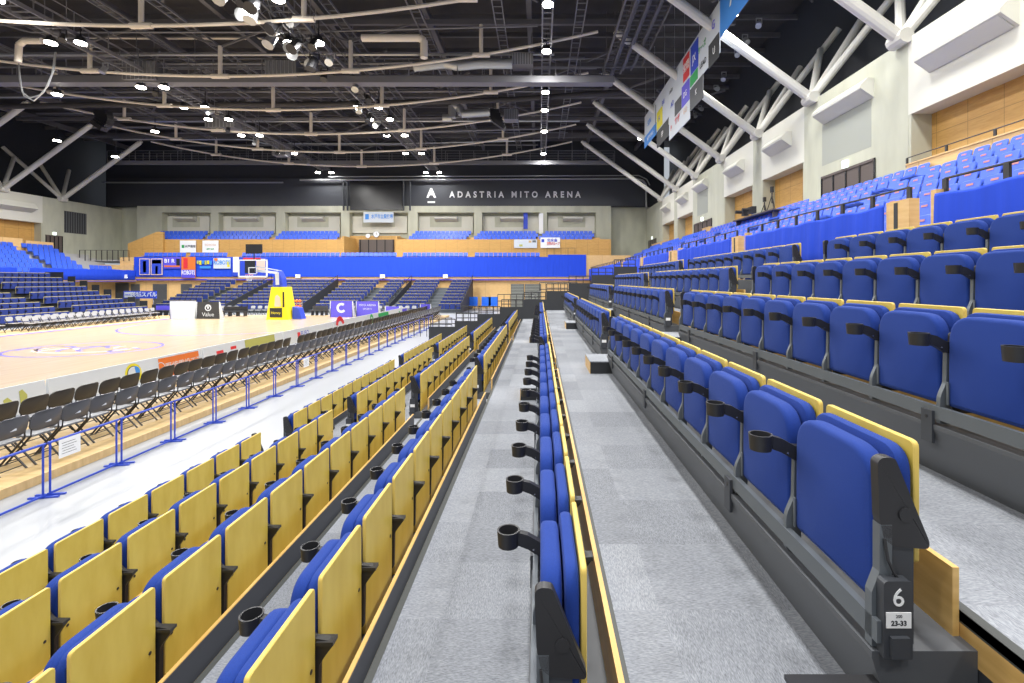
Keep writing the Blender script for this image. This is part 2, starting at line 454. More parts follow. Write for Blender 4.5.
# dark guard panels with railings closing the far end of each tread
for k in range(9):
    x0 = -5.0 if k == 0 else XN[k-1]+.03; x1 = XN[k]+.03; f = FL[k]
    t = tag(empty('end_guard', (0, 0, 0)), 'dark guard panel with black railing closing far end of the %s' % ('stand at ' + ordinal(k+1) + ' row up'), 'guard', 'guards at the far end of the stand')
    mb = MB(); mb.box(x0, x1, 21.86, 21.9, f-.02 if k else -2.98, f+.87, M_dark); part('panel', mb, t)
    mb = MB(); z = f+.87
    for i in range(4): mb.tube((x0+.03+(x1-x0-.06)*i/3, 22.1, f+.3), (x0+.03+(x1-x0-.06)*i/3, 22.1, z+.32), .018, M_black, 6)
    for q in (.12, .32): mb.tube((x0+.03, 22.1, z+q), (x1-.03, 22.1, z+q), .02, M_black, 6)
    part('railing', mb, t)
for i in range(4):
    t = tag(empty('end_guard', (0, 0, 0)), 'black rail frame past the stand end, %s up the slope' % ordinal(i+1), 'guard', 'rail frames beyond the stand')
    mb = MB(); x0 = -6.6+2.2*i; z = -2.35+.62*i
    for q in range(7): mb.tube((x0+q*.33, 25.5, z-.9 if z-.9 > -2.98 else -2.98), (x0+q*.33, 25.5, z+.35), .015, M_black if 1 else M_chrome, 6)
    for q in (.0, .35): mb.tube((x0, 25.5, z+q), (x0+2, 25.5, z+q), .02, M_black if 1 else M_chrome, 6)
    part('railing', mb, t)

# ---------------------------------------------------------------- white floor side: platform, court, barriers, chairs
PLAT = -7.3; ZC = -2.85
AX = -18.6
mb = MB(); mb.box(-30.3, PLAT, -3, 39.2, -2.979, ZC, M_plat)
struct('floor', mb)
def court():
    mb = MB(); mb.box(-27.2, -9.9, -1, 38.4, ZC, ZC+.012, M_court); o = struct('floor', mb)
    z = ZC+.014; mb = MB()
    def strip(x0, x1, y0, y1, m=M_courtline): mb.add([(x0, y0, z), (x1, y0, z), (x1, y1, z), (x0, y1, z)], [(0, 1, 2, 3)], m)
    def arc(cx, cy, r, a0, a1, w=.07, m=M_courtline, n=40, sx=1, sy=1):
        vs = []; fs = []
        for k in range(n+1):
            t = a0+(a1-a0)*k/n
            for rr in (r-w, r+w): vs.append((cx+rr*math.cos(t)*sx, cy+rr*math.sin(t)*sy, z))
        for k in range(n): fs.append((2*k, 2*k+1, 2*k+3, 2*k+2))
        mb.add(vs, fs, m)
    strip(-27.3, -26.95, -1, 38.5); strip(-27.3, -24, 38.1, 38.5, M_adwhite)
    arc(AX, 33.1-1.575, 6.75, PI, 2*PI, .05)
    arc(AX, 5.1+1.575, 6.75, 0, PI, .06)
    for sx, sy, r in ((1.0, .55, 3.2),):
        arc(-18.7, 20.0, 2.2, 0, 2*PI, .045, M_courtline, 48, 1.2, 1.0)
        for k in range(7):
            arc(-18.7+(-2.0+.65*k), 20.0+random.uniform(-.6, .6), random.uniform(.35, .7), random.uniform(0, 3), random.uniform(3.6, 6), .06, (M_courtline, M_courtline, M_skin)[k % 3], 14, 1.1, 1.3)
        arc(-18.7, 20.0, 1.2, 2.6, 6.6, .07, M_skin, 20, 1.5, 1)
    p = part('court_marking', mb, o); p['kind'] = 'structure'
court()

# advertising boards along the near sideline
XA = -10.4
def adboard(y0, y1, label):
    t = empty('advertising_board', (XA, (y0+y1)/2, ZC)); h = .75; hl = (y1-y0)/2-.03
    mb = MB(); mb.prism([(.10, 0), (.0, h), (-.03, h), (-.10, 0)], -hl, hl, M_adwhite); part('board_face', mb, t)
    mb = MB(); mb.box(.1, .16, -hl+.1, -hl+.16, 0, .02, M_black); mb.box(.1, .16, hl-.16, hl-.1, 0, .02, M_black); part('foot', mb, t)
    tag(t, label, 'advertising board', 'advertising boards along the court edge'); return t
def onboard(t, Y, z, me_or_mb, name='printed_mark'):
    me = me_or_mb.mesh(name) if isinstance(me_or_mb, MB) else me_or_mb
    cy = t.location.y; x = .107*(1-z/.75)
    o = link(name, me, t, (x+.003, Y-cy, z)); o.rotation_euler = (PI/2-.1325, 0, PI/2); return o
def flat(w, h, m):
    mb = MB(); mb.box(-w/2, w/2, -h/2, h/2, 0, .002, m); return mb
def disc(r, m, z=.0, a0=0, a1=2*PI, n=24, ri=0):
    mb = MB(); vs = []; fs = []
    for k in range(n+1):
        t = a0+(a1-a0)*k/n
        vs += [(ri*math.cos(t), ri*math.sin(t), z), (r*math.cos(t), r*math.sin(t), z)]
    for k in range(n): fs.append((2*k, 2*k+1, 2*k+3, 2*k+2))
    mb.add(vs, fs, m); return mb
segs = [5.4, 10.2, 14.9, 19.6, 24.3, 29.0, 33.7, 38.0]
ALAB = ['white court edge board printed with an olive winged emblem', 'white court edge board with a round yellow and blue emblem and an orange panel',
        'white court edge board with red writing and a plain olive green panel', 'white court edge board with small red and blue marks', 'white court edge board with a red curved mark',
        'white court edge board with a round green mark and a green panel', 'white court edge board at the far corner with a blue panel']
boards = [adboard(a, b, l) for a, b, l in zip(segs, segs[1:], ALAB)]
t = boards[0]
mb = MB(); mb.prism([(-.28, 0), (-.30, .16), (-.22, .2), (-.05, .0)], 0, .003, M_adgreen, 'z'); mb.prism([(0, 0), (.0, .27), (.06, .3), (.14, .18), (.13, .0)], 0, .003, M_adgreen, 'z'); mb.prism([(.16, .0), (.3, .06), (.2, .0)], 0, .003, M_adgreen, 'z')
onboard(t, 9.65, .36, mb, 'printed_emblem')
t = boards[1]
e = onboard(t, 12.35, .47, disc(.25, M_yprint), 'printed_emblem'); link('printed_emblem', disc(.19, M_ink, .002).mesh('e'), e); link('printed_emblem', disc(.17, M_adwhite, .004).mesh('e'), e); link('printed_emblem', disc(.14, M_lblue, .006, -1.6, 1.7).mesh('e'), e).location = (.06, .03, 0)
e = onboard(t, 13.95, .42, flat(1.55, .56, M_adorange), 'orange_panel'); o = text('printed_words', '◯野﨑電設工業', .24, M_adwhite, e, (0, 0, .003), (0, 0, 0), depth=.001)
onboard(boards[2], 15.7, .5, flat(.34, .12, M_red)); onboard(boards[2], 16.4, .56, flat(.3, .1, M_red))
onboard(boards[2], 18.0, .45, flat(1.9, .56, M_adgreen), 'green_panel')
onboard(boards[3], 19.95+.9, .45, flat(.25, .3, M_red)); onboard(boards[3], 21.4, .5, text_mesh('FUSO', .3, M_pblue, .001), 'printed_words')
e = onboard(boards[4], 25.2, .42, disc(.55, M_red, 0, .3, 2.9, 20, .3), 'printed_emblem')
e = onboard(boards[5], 29.9, .45, disc(.3, M_green, 0, 0, 2*PI, 20, .14), 'printed_emblem'); onboard(boards[5], 32.2, .48, flat(2.1, .42, M_green), 'green_panel')
onboard(boards[6], 35.8, .4, flat(.3, .3, M_green)); onboard(boards[6], 37.2, .45, flat(1.3, .4, M_purple), 'blue_panel')

# folding chairs
def chair_parts():
    # local: faces -x, origin under seat centre, along y
    mb = MB()
    mb.path([(.18, -.21, .45), (.19, -.205, .62), (.235, -.17, .79)], .011, M_chleg, 6)
    mb.path([(.18, .21, .45), (.19, .205, .62), (.235, .17, .79)], .011, M_chleg, 6)
    for y in (-.21, .21): mb.tube((.18, y, .45), (-.22, y*1.02, 0), .016, M_chleg, 6)
    mb.tube((-.17, -.21, .055), (-.17, .21, .055), .009, M_chleg, 6)
    front = mb.mesh('front_leg_frame')
    mb = MB()
    for y in (-.185, .185): mb.tube((-.17, y, .42), (.24, y, 0), .015, M_chleg, 6)
    mb.tube((.19, -.185, .05), (.19, .185, .05), .009, M_chleg, 6); mb.tube((.12, -.185, .12), (.12, .185, .12), .009, M_chleg, 6)
    rear = mb.mesh('rear_leg_frame')
    seat = slab([(y, x) for y, x in rounded_poly([(-.19, -.2), (-.2, .17), (.2, .17), (.19, -.2)], [.05]*4, 4)], 0, .035, M_chairseat, .01)
    for v in seat.vertices: h, y, x = v.co; v.co = (x, y, .425+h-.06*max(0, x)*.5)
    bm = bmesh.new(); bm.from_mesh(seat); bmesh.ops.recalc_face_normals(bm, faces=bm.faces); bm.to_mesh(seat); bm.free()
    def back(m):
        b = slab(rounded_poly([(-.24, .515), (-.24, .82), (.24, .82), (.24, .515)], [.12, .12, .12, .12], 7), 0, .026, m, .008)
        for v in b.vertices: x, y, z = v.co; v.co = (x+.19+(z-.56)*.22-(y*y)*.9+.02, y, z)
        return b
    mb = MB(); mb.box(.232, .236, -.045, .045, .615, .645, M_adwhite)
    return front, rear, seat, back(M_chairback_lit), back(M_chairback_shaded), mb.mesh('handle_hole')
CH = chair_parts()
def chair(x, y, label, group, back, rz=0):
    t = empty('folding_chair', (x, y, ZC), rz); tag(t, label, 'chair', group)
    link('front_leg_frame', CH[0], t); link('rear_leg_frame', CH[1], t); link('seat', CH[2], t)
    b = link('backrest', CH[3 if back else 4], t)
    if back: link('handle_hole', CH[5], b)
    return t
cn = 0
for i in range(63):
    y = 7.15+.5*i
    j = random.uniform(-.015, .015)
    chair(-8.0+j, y, 'black folding chair, %s along the row beside the blue barriers' % ordinal(i+1), 'folding chairs by the court', True, random.uniform(-.03, .03))
k = 0
for i in range(64):
    y = 7.0+.5*i
    if abs(y-17.6) < .2: continue
    k += 1
    chair(-9.08+random.uniform(-.015, .015), y, 'black folding chair, %s along the row beside the court edge boards' % ordinal(k), 'folding chairs by the court', False, random.uniform(-.03, .03))
# merged low detail copies for far rows
M_fback = mat('chair_painted_glimmer', (176, 178, 182), .18)  # pale colour paints a gloss glimmer onto the black far chairs
def far_chair_mesh(hl):
    mb = MB()
    mb.prism(rounded_poly([(-.2, .56), (-.18, .80), (.18, .80), (.2, .56)], [.05, .1, .1, .05], 3), .18, .215, M_fback, 'x')
    mb.box(-.2, .17, -.19, .19, .42, .455, M_fback)
    for y in (-.2, .2): mb.bar((.2, y, .7), (-.22, y, 0), .025, .025, M_chleg); mb.bar((-.16, y*.9, .42), (.24, y*.9, 0), .025, .025, M_chleg)
    mb.bar((-.16, -.2, .06), (-.16, .2, .06), .02, .02, M_chleg)
    return mb.mesh('folding_chair')
FCM = far_chair_mesh(False)
for r, (x, y0, n, nm) in enumerate(((-28.4, 26.9, 18, 'in front'), (-29.3, 26.9, 18, 'behind'))):
    for i in range(n):
        o = link('folding_chair', FCM, None, (x, y0+.52*i, ZC)); o.rotation_euler.z = PI
        tag(o, 'folding chair across the court, %s along the row %s' % (ordinal(i+1), nm), 'chair', 'folding chairs across the court')
for i in range(8):
    for r, x in enumerate((-28.6, -29.5)):
        o = link('folding_chair', FCM, None, (x, 21.9+.52*i, ZC)); o.rotation_euler.z = PI
        tag(o, 'folding chair across the court beside the aisle gap, %s along %s' % (ordinal(i+1), ('front row', 'rear row')[r]), 'chair', 'folding chairs across the court')
xs = [-29.2+.58*i for i in range(7)]+[-24.3+.58*i for i in range(5)]+[-17.6+.58*i for i in range(13)]
for i, x in enumerate(xs):
    o = link('folding_chair', FCM, None, (x, 40.9, -2.98)); o.rotation_euler.z = PI/2+PI
    o.rotation_euler.z = PI/2
    tag(o, 'folding chair before the far end stand, %s from the court corner' % ordinal(i+1), 'chair', 'folding chairs before the far end stand')

# blue barriers
mb = MB(); L = 1.11
for q in (0, 1): mb.tube((0, .03+q*(L-.06), .02), (0, .03+q*(L-.06), .73), .014, M_fence, 8)
ME_posts = mb.mesh('post')
mb = MB(); mb.tube((0, 0, .735), (0, L, .735), .017, M_fence, 8); ME_rail = mb.mesh('top_rail')
mb = MB(); mb.box(-.012, .012, 0, L, .022, .046, M_fence); ME_rail2 = mb.mesh('bottom_rail')
mb = MB(); mb.bar((-.17, -.03, .011), (.17, .05, .011), .035, .022, M_fence); ME_foot = mb.mesh('foot')
mb = MB(); mb.tube((0, 0, .02), (0, 0, .73), .014, M_fence, 8); ME_post1 = mb.mesh('post')
for i in range(22):
    y = 5.52+1.145*i
    t = tag(empty('crowd_barrier', (-6.77, y, -2.98)), 'low blue metal barrier, %s along the line beside the folding chairs' % ordinal(i+1), 'barrier', 'blue barriers beside the folding chairs')
    link('top_rail', ME_rail, t); link('bottom_rail', ME_rail2, t)
    for q in (.03, L-.03): link('post', ME_post1, t, (0, q, 0)); link('foot', ME_foot, t, (0, q, 0))
for y, lab in ((6.95, 'white printed notice sheet hung on the first blue barrier'), (14.0, 'white notice sheet hung further down the blue barriers')):
    t = tag(empty('notice_sheet', (-6.745, y, -2.98)), lab, 'notice')
    mb = MB(); mb.box(0, .003, -.16, .16, .47, .73, M_paper); part('sheet', mb, t)
    mb = MB()
    for q in range(5): mb.box(.003, .004, -.12+.01*(q % 2), .10-.02*(q % 3), .52+.037*q, .526+.037*q, M_ink)
    part('printed_lines', mb, t)

# ---------------------------------------------------------------- basketball goal and signs at the far end of the court
def goal():
    t = tag(empty('basketball_goal', (AX, 33, ZC)), 'portable basketball goal with yellow padded base at the far baseline', 'basketball goal')
    mb = MB(); mb.prism([(-.95, .0), (-.58, 2.35), (.22, 2.35), (.62, .0)], 1.6, 2.9, M_yellow); part('base_pad', mb, t)
    mb = MB(); mb.prism([(-.52, 2.35), (-.45, 3.2), (-.1, 3.5), (.12, 3.0), (.2, 2.35)], 1.7, 2.3, M_pblue); mb.prism([(-.3, 2.5), (-.34, 3.3), (-.08, 3.4), (-.05, 2.5)], 1.66, 1.70, M_adwhite); part('upright_pad', mb, t)
    mb = MB(); mb.bar((-.15, 1.9, 3.35), (-.85, .15, 3.5), .14, .16, M_adwhite); mb.bar((-.15, 2.2, 3.5), (-.85, .15, 3.8), .06, .06, M_adwhite); part('arm', mb, t)
    mb = MB(); x = -.95
    mb.box(x-.9, x+.9, 0, .03, 3.12, 4.2, M_glass); b = part('backboard', mb, t)
    mb = MB()
    for a in ((x-1, x+1, 3.03, 3.13), (x-1, x+1, 4.17, 4.24), (x-1, x-.9, 3.1, 4.2), (x+.9, x+1, 3.1, 4.2), (x-.3, x-.25, 3.25, 3.7), (x+.25, x+.3, 3.25, 3.7), (x-.3, x+.3, 3.67, 3.72), (x-.3, x+.3, 3.25, 3.3)):
        mb.box(a[0], a[1], -.01, .04, a[2], a[3], M_adwhite)
    part('frame', mb, b)
    mb = MB(); n = 20
    for k in range(n):
        a0, a1 = 2*PI*k/n, 2*PI*(k+1)/n
        mb.tube((x+.23*math.cos(a0), -.4+.23*math.sin(a0), 3.2), (x+.23*math.cos(a1), -.4+.23*math.sin(a1), 3.2), .014, M_adorange, 6)
    part('rim', mb, b)
    mb = MB()
    for k in range(12):
        a0 = 2*PI*k/12
        for s in (-1, 1): mb.tube((x+.22*math.cos(a0), -.4+.22*math.sin(a0), 3.19), (x+.13*math.cos(a0+s*.5), -.4+.13*math.sin(a0+s*.5), 2.77), .007, M_adwhite, 4)
    part('net', mb, b)
    mb = MB(); mb.box(x-.55, x+.55, .1, .2, 4.65, 5.3, M_screen); mb.tube((x, .15, 4.2), (x, .15, 4.7), .04, M_black); part('shot_clock', mb, t)
    mb = MB(); mb.box(-.68, .2, 1.57, 1.6, .18, .85, M_black); p = part('base_plaque', mb, t)
    text('plaque_writing', 'Honey', .26, M_yprint, p, (-.24, 1.568, .5), (PI/2, 0, 0), depth=.002)
    mb = MB(); mb.prism([(-.35, .95), (-.3, 1.65), (-.15, 1.8), (.05, 1.6), (.12, .95)], 1.59, 1.6, M_skin); part('printed_mark', mb, t)
    mb = MB(); mb.box(.24, .36, 1.58, 1.6, .9, 2.0, M_black); part('side_plaque', mb, t)
    mb = MB(); mb.prism([(.62, 0), (.62, .9), (1.05, .8), (1.3, 0)], 2.2, 2.9, M_pblue); part('blue_pad', mb, t)
goal()
def aframe(x0, x1, y, h, m, label, words=None, wm=None, z0=ZC):
    t = tag(empty('floor_sign', ((x0+x1)/2, y, z0)), label, 'sign'); w = (x1-x0)/2
    mb = MB(); mb.prism([(-w, 0), (-w+.08, h), (w-.08, h), (w, 0)], -.02, .02, m); f = part('face', mb, t)
    mb = MB(); mb.prism([(-.02, 0), (-.02, h), (.02, h), (.5, 0)], w-.06, w, M_adwhite, 'x'); mb.prism([(-.02, 0), (-.02, h), (.02, h), (.5, 0)], -w, -w+.06, M_adwhite, 'x'); part('side_panel', mb, t)
    for s, z, b in (words or ()): text('sign_writing', b, s, wm, f, (0, -.023, z), (PI/2, 0, 0), depth=.001)
    return t
YB = 35.4
aframe(PX(170, YB), PX(196, YB), YB, 1.3, M_adwhite, 'white standing sign on the court beside the dark one', ((.25, .75, 'ZEBIO'),), M_paper)
t = aframe(PX(196.5, YB), PX(220, YB), YB, 1.25, M_dark, 'dark standing sign with white emblem on the far baseline', ((.4, .32, 'Value'),), M_adwhite)
mb = disc(.24, M_adwhite, 0, 0, 2*PI, 20, .17); mb.prism([(-.13, .16), (0, -.14), (.13, .16), (.05, .16), (0, 0), (-.05, .16)], 0, .003, M_adwhite, 'z')
o = part('emblem', mb, t, loc=(0, -.024, .82)); o.rotation_euler = (PI/2, 0, 0)
t = aframe(PX(330, 37), PX(353, 37), 37, 1.25, M_purple, 'blue standing sign with white crescent emblem', None, None)
o = part('emblem', disc(.38, M_adwhite, 0, .9, 5.6, 24, .2), t, loc=(0, -.024, .72)); o.rotation_euler = (PI/2, 0, 0)
aframe(PX(356, 37.5), PX(379, 37.5), 37.5, 1.2, M_purple, 'blue standing sign with two lines of white writing', ((.22, .9, 'MITO ARENA'), (.2, .6, 'SPORTS')), M_adwhite)
aframe(PX(420, 38), PX(431, 38), 38, .95, M_purple, 'small blue standing sign near end of the folding chairs')
aframe(PX(385, 37.5), PX(400, 37.5), 37.5, .8, M_purple, 'low blue and white standing sign by the folding chairs')
# roadside-like hanging sign on posts (left far corner)
t = tag(empty('corner_sign', (0, 0, 0)), 'wide blue sign with white box and white writing at the far corner', 'sign')
YS = 42.3
mb = MB(); mb.box(PX(123.5, YS), PX(156, YS), YS, YS+.1, PZ(298.5, YS), PZ(291, YS), M_pblue); f = part('panel', mb, t)
mb = MB(); mb.box(PX(124.5, YS), PX(132, YS), YS-.02, YS, PZ(297.5, YS), PZ(292, YS), M_adwhite); part('white_box', mb, f)
text('sign_writing', '茨城スバル', .46, M_adwhite, f, (PX(144, YS), YS-.02, PZ(294.8, YS)), (PI/2, 0, 0), depth=.01, bold=.01)
text('sign_writing', 'SUBARU', .14, M_pblue, f, (PX(128.2, YS), YS-.03, PZ(294.8, YS)), (PI/2, 0, 0), depth=.01)
mb = MB()
for px in (126, 152): mb.tube((PX(px, YS), YS+.15, -2.98), (PX(px, YS), YS+.15, PZ(293, YS)), .04, M_chrome)
part('post', mb, t)
# scorers bench near the dark sign
def rack(x0, x1, y, label, mcol, h=.8):
    t = tag(empty('team_bench', ((x0+x1)/2, y, -2.98)), label, 'bench'); w = (x1-x0)/2
    mb = MB(); mb.box(-w, w, -.25, .25, h*.55, h*.6, M_black); part('seat', mb, t)
    mb = MB()
    for sx in (-w+.05, -w/3, w/3, w-.05): mb.box(sx-.02, sx+.02, -.22, .22, 0, h*.55, M_black)
    part('leg', mb, t)
    mb = MB(); mb.box(-w, w, .2, .25, h*.62, h, mcol); part('backrest', mb, t)
rack(PX(222, 38), PX(246, 38), 38, 'dark team bench behind the dark standing sign', M_black, .9)
rack(PX(312, 39), PX(327, 39), 39, 'dark team bench between the goal and the blue sign', M_dsteel, .9)
rack(PX(154, 39), PX(172, 39), 39, 'bench with purple front beside the white standing sign', M_purple, .9)
t = tag(empty('ball_rack', (0, 0, 0)), 'chrome rack of orange balls beside the basketball goal', 'rack')
mb = MB(); Yr = 38; xa, xb = PX(288, Yr), PX(302, Yr)
for x in (xa, xb): mb.tube((x, Yr, -2.98), (x, Yr, PZ(301, Yr)), .025, M_chrome)
for z in (-2.6, -2.2, -1.8): mb.tube((xa, Yr, z), (xb, Yr, z), .02, M_chrome)
part('rack_frame', mb, t)
for j, z in enumerate((-2.44, -2.04, -1.64)):
    for i in range(4):
        bm = bmesh.new(); bmesh.ops.create_icosphere(bm, subdivisions=2, radius=.12)
        if i+j == 0:
            ballme = D.meshes.new('ball'); bm.to_mesh(ballme); ballme.materials.append(M_adorange)
        bm.free()
        o = link('basketball', ballme, None, (xa+.18+.25*i, Yr, z)); tag(o, 'orange ball in the chrome rack, %s on the %s shelf' % (ordinal(i+1), ('bottom', 'middle', 'top')[j]), 'ball', 'balls in the rack')

# ---------------------------------------------------------------- upper balcony on the right and its mirror on the left
MIR = -37.2
def X_(side, x): return x if side > 0 else MIR-x
def boxm(mb, side, x0, x1, *a):
    p, q = X_(side, x0), X_(side, x1); mb.box(min(p, q), max(p, q), *a); return mb
XW = 12.8; ZW = 8.4; YF = 58.0; YBAL = 51.0
UR = [5.75+.85*r for r in range(7)]; UZ = [.28+.40*r for r in range(7)]      # front edge and level of each upper tread
for side in (1, -1):
    mb = MB()
    for r in range(7):
        boxm(mb, side, UR[r]-(.4 if r == 0 else 0), UR[r]+.86, -2, YBAL+.6, UZ[r]-.4, UZ[r], M_udeck)
    boxm(mb, side, UR[6]+.86, XW, -2, YBAL+.6, 2.2, 2.62, M_udeck)
    struct('floor', mb)
    # balcony underside fascia and wall under it
    mb = MB(); boxm(mb, side, XB, XB+.5, YEND if side > 0 else -2, YBAL, -.12, .28, M_lwood); boxm(mb, side, XB-.01, XB, YEND, YBAL, -.16, -.1, M_courtline); struct('trim_%d' % (60+side), mb)
    mb = MB(); boxm(mb, side, XB+2.2, XB+2.4, YEND if side > 0 else -2, YBAL, -2.98, .1, M_lwood); struct('wall_%s' % ('right_lower' if side > 0 else 'left_lower'), mb)
mb = MB(); mb.box(XN[8]-.01, XB+.02, -1.5, YEND, FL[8]-.031, FL[8], M_carpet); struct('floor', mb)
mb = MB(); mb.box(XB-.06, XB+.1, -1.5, YEND, FL[8], -.005, M_lwood); struct('wall_balcony_front', mb)

# banners draped on the balcony front
def drape(side, y0, y1, z0, z1, label, ripple=.02):
    n = max(8, int((y1-y0)/.07)); vs = []; fs = []
    for i in range(n+1):
        y = y0+(y1-y0)*i/n
        d = ripple*(math.sin(y*9)+.6*math.sin(y*23+1)+.5*math.sin(y*4.1))
        sag = .015*math.sin(y*6.2)
        for z, dd in ((z0, d*1.5), ((z0+z1)/2, d), (z1-.04+sag, d*.4), (z1+sag, 0)):
            x = X_(side, XB-.08-abs(dd)); vs.append((x, y, z))
    for i in range(n):
        for j in range(3): a = 4*i+j; fs.append((a, a+4, a+5, a+1))
    me = D.meshes.new('hanging_banner'); me.from_pydata(vs, [], fs); me.materials.append(M_banner)
    me.polygons.foreach_set('use_smooth', [True]*len(fs))
    o = link('hanging_banner', me); so = o.modifiers.new('s', 'SOLIDIFY'); so.thickness = .01
    tag(o, label, 'banner', 'blue banners on the balcony'); return o
for (a, b), nm in (((1.2, 6.38), 'before the first opening'), ((7.32, 12.25), 'between the first and second openings'), ((13.2, 18.15), 'between the second and third openings'), ((19.6, 24.2), 'past the third opening'), ((25.2, 30.2), 'past the fourth opening'), ((31.2, 50.9), 'running to the far wall')):
    drape(1, a, b, -.05, 1.12, 'blue cloth banner on the balcony above the stand, '+nm)
for (a, b), nm in (((26, 39.3), 'before its opening'), ((40.3, 50.8), 'between its opening and the corner')):
    drape(-1, a, b, 0, 1.02, 'blue cloth banner on the balcony across the court, '+nm, .01)
# wooden end posts at the openings
for i, (a, b) in enumerate(((6.38, 7.32), (12.25, 13.2), (18.15, 19.6), (24.2, 25.2), (30.2, 31.2))):
    mb = MB(); w = b-a
    mb.box(XB-.07, XB+.08, b-.5*w, b-.02, 0, 1.16, M_lwood); mb.box(XB-.07, XB+.08, a, a+.09, 0, 1.2, M_lwood); mb.box(XB-.075, XB-.068, b-.27*w, b-.19*w, .1, 1.13, M_dark)
    tag(link('balcony_post', mb.mesh('balcony_post')), 'pale wooden post block at the %s balcony opening' % ordinal(i+1), 'post', 'wooden posts at balcony openings')

def railing(name, pts, h, step, m, label, group=None, r=.018, mid=False):
    """a rail that follows the points (x,y,z floor level) with posts"""
    t = tag(empty(name, pts[0]), label, 'railing', group); o = Vector(pts[0])
    P = [Vector(p)-o for p in pts]
    mb = MB()
    for a, b in zip(P, P[1:]): mb.tube(a+Vector((0, 0, h)), b+Vector((0, 0, h)), r, m, 6)
    if mid:
        for a, b in zip(P, P[1:]): mb.tube(a+Vector((0, 0, h*.5)), b+Vector((0, 0, h*.5)), r*.7, m, 6)
    part('handrail', mb, t)
    pb = MB()
    pb.bar((0, -.03, 0), (0, .03, 0), .05, 1, m) if False else None
    me = None
    for a, b in zip(P, P[1:]):
        n = max(1, round((b-a).length/step))
        for i in range(n+1):
            if me is None:
                q = MB(); q.box(-.018, .018, -.035, .035, 0, h, m); me = q.mesh('post')
            link('post', me, t, a.lerp(b, i/n))
    return t
for (a, b), nm in (((1.3, 6.38), 'first'), ((7.0, 12.4), 'second'), ((13.1, 18.2), 'third'), ((19.5, 24.2), 'fourth'), ((25.2, 30.2), 'fifth'), ((31.2, 50.5), 'sixth')):
    railing('safety_rail', [(XB+.05, a, 1.0), (XB+.05, b, 1.0)], .34, .83, M_black, 'black safety rail above the blue banner, %s length' % nm, 'rails above the blue banners')
railing('safety_rail', [(11.62, 2, 3.55), (11.62, 15.3, 3.55)], .3, 1.5, M_black, 'thin black rail above the wooden parapet behind the top seats')
for i, (a, b) in enumerate(((0, 11.4), (11.4, 15.3), (33, 34.5), (44, 50))):
    mb = MB(); mb.box(11.6, 11.76, a, b, 2.62, 3.62, M_lwood); mb.box(11.57, 11.79, a, b, 3.62, 3.66, M_lwood)
    tag(link('parapet', mb.mesh('parapet')), 'wooden parapet behind the top row of upper seats, %s length' % ordinal(i+1), 'parapet', 'parapets behind the upper seats')
mb = MB(); mb.box(X_(-1, 11.7), X_(-1, 11.5), 30, 45.6, 2.6, 3.9, M_lwood); mb.box(X_(-1, 11.7), X_(-1, 11.5), 45.9, 48.5, 2.6, 3.75, M_lwood)
tag(link('parapet', mb.mesh('parapet')), 'wooden parapet behind the upper seats across the court', 'parapet')

# upper seats
def upper_parts():
    sq = rounded_poly([(-.215, .33), (-.22, .80), (.22, .80), (.215, .33)], [.03, .07, .07, .03], 3)
    back = slab(sq, .0, .035, M_uplastic, .01, 1)
    for v in back.vertices: x, y, z = v.co; v.co = (x+(z-.33)*.28, y, z)
    mb = MB(); mb.prism([(-.36, .43), (-.36, .395), (.02, .36), (.03, .42), (-.1, .405)], -.21, .21, M_uplastic); mb.box(-.37, -.33, -.2, .2, .38, .44, M_uplastic)
    pan = mb.mesh('seat_pan')
    mb = MB(); mb.prism([(.096, .69), (.107, .73), (.110, .73), (.099, .69)], -.075, .075, M_orange); plate = mb.mesh('number_plate')
    for v in plate.vertices: v.co.x -= .004
    mb = MB(); mb.box(-.1, .0, -.03, .03, 0, .40, M_steel); leg = mb.mesh('pedestal')
    return back, pan, plate, leg
UP = upper_parts()
# folded variant shares the parts; position list
usec = [1.43+6.4*i for i in range(8)]
cand = []
for s, y0 in enumerate(usec):
    for r in range(7):
        for i in range(11):
            y = y0+.25+.5*i
            if y > YBAL-.8: continue
            x = UR[r]+.52
            cand.append((y, s, r, i, x))
vis = [c for c in cand if c[4]/c[0] < 1.02]
vis.sort(key=lambda c: c[0]**2+c[4]**2)
for (y, s, r, i, x) in vis[:300]:
    t = empty('stadium_chair', (x, y, UZ[r])); tag(t, 'light blue plastic seat, %s in %s section, %s row above the banner' % (ordinal(i+1), ordinal(s+1), ordinal(r+1)), 'seat', 'light blue upper seats')
    link('backrest', UP[0], t); p = link('seat_pan', UP[1], t); link('number_plate', UP[2], t); link('pedestal', UP[3], t)
    if random.random() < .07: pass
def stuff_seats(list_, name, label, cat, proto):
    vs = []; fs = []; mi = []
    pv, pf, pm = proto
    for (x, y, z, rz) in list_:
        c, s_ = math.cos(rz), math.sin(rz); b = len(vs)
        vs += [(x+c*a-s_*d, y+s_*a+c*d, z+e) for a, d, e in pv]
        fs += [tuple(b+q for q in f) for f in pf]; mi += pm
    me = D.meshes.new(name); me.from_pydata(vs, [], fs)
    return me, mi
def proto_of(mb): return mb.v, mb.f, mb.m
pu = MB(); pu.prism([(.0, .33), (.12, .80), (.155, .80), (.04, .33)], -.22, .22, M_uplastic); pu.box(-.36, .02, -.21, .21, .38, .43, M_uplastic); pu.box(.105, .11, -.07, .07, .70, .74, M_orange)
rest = [(x, y, UZ[r], 0) for (y, s, r, i, x) in vis[300:]]
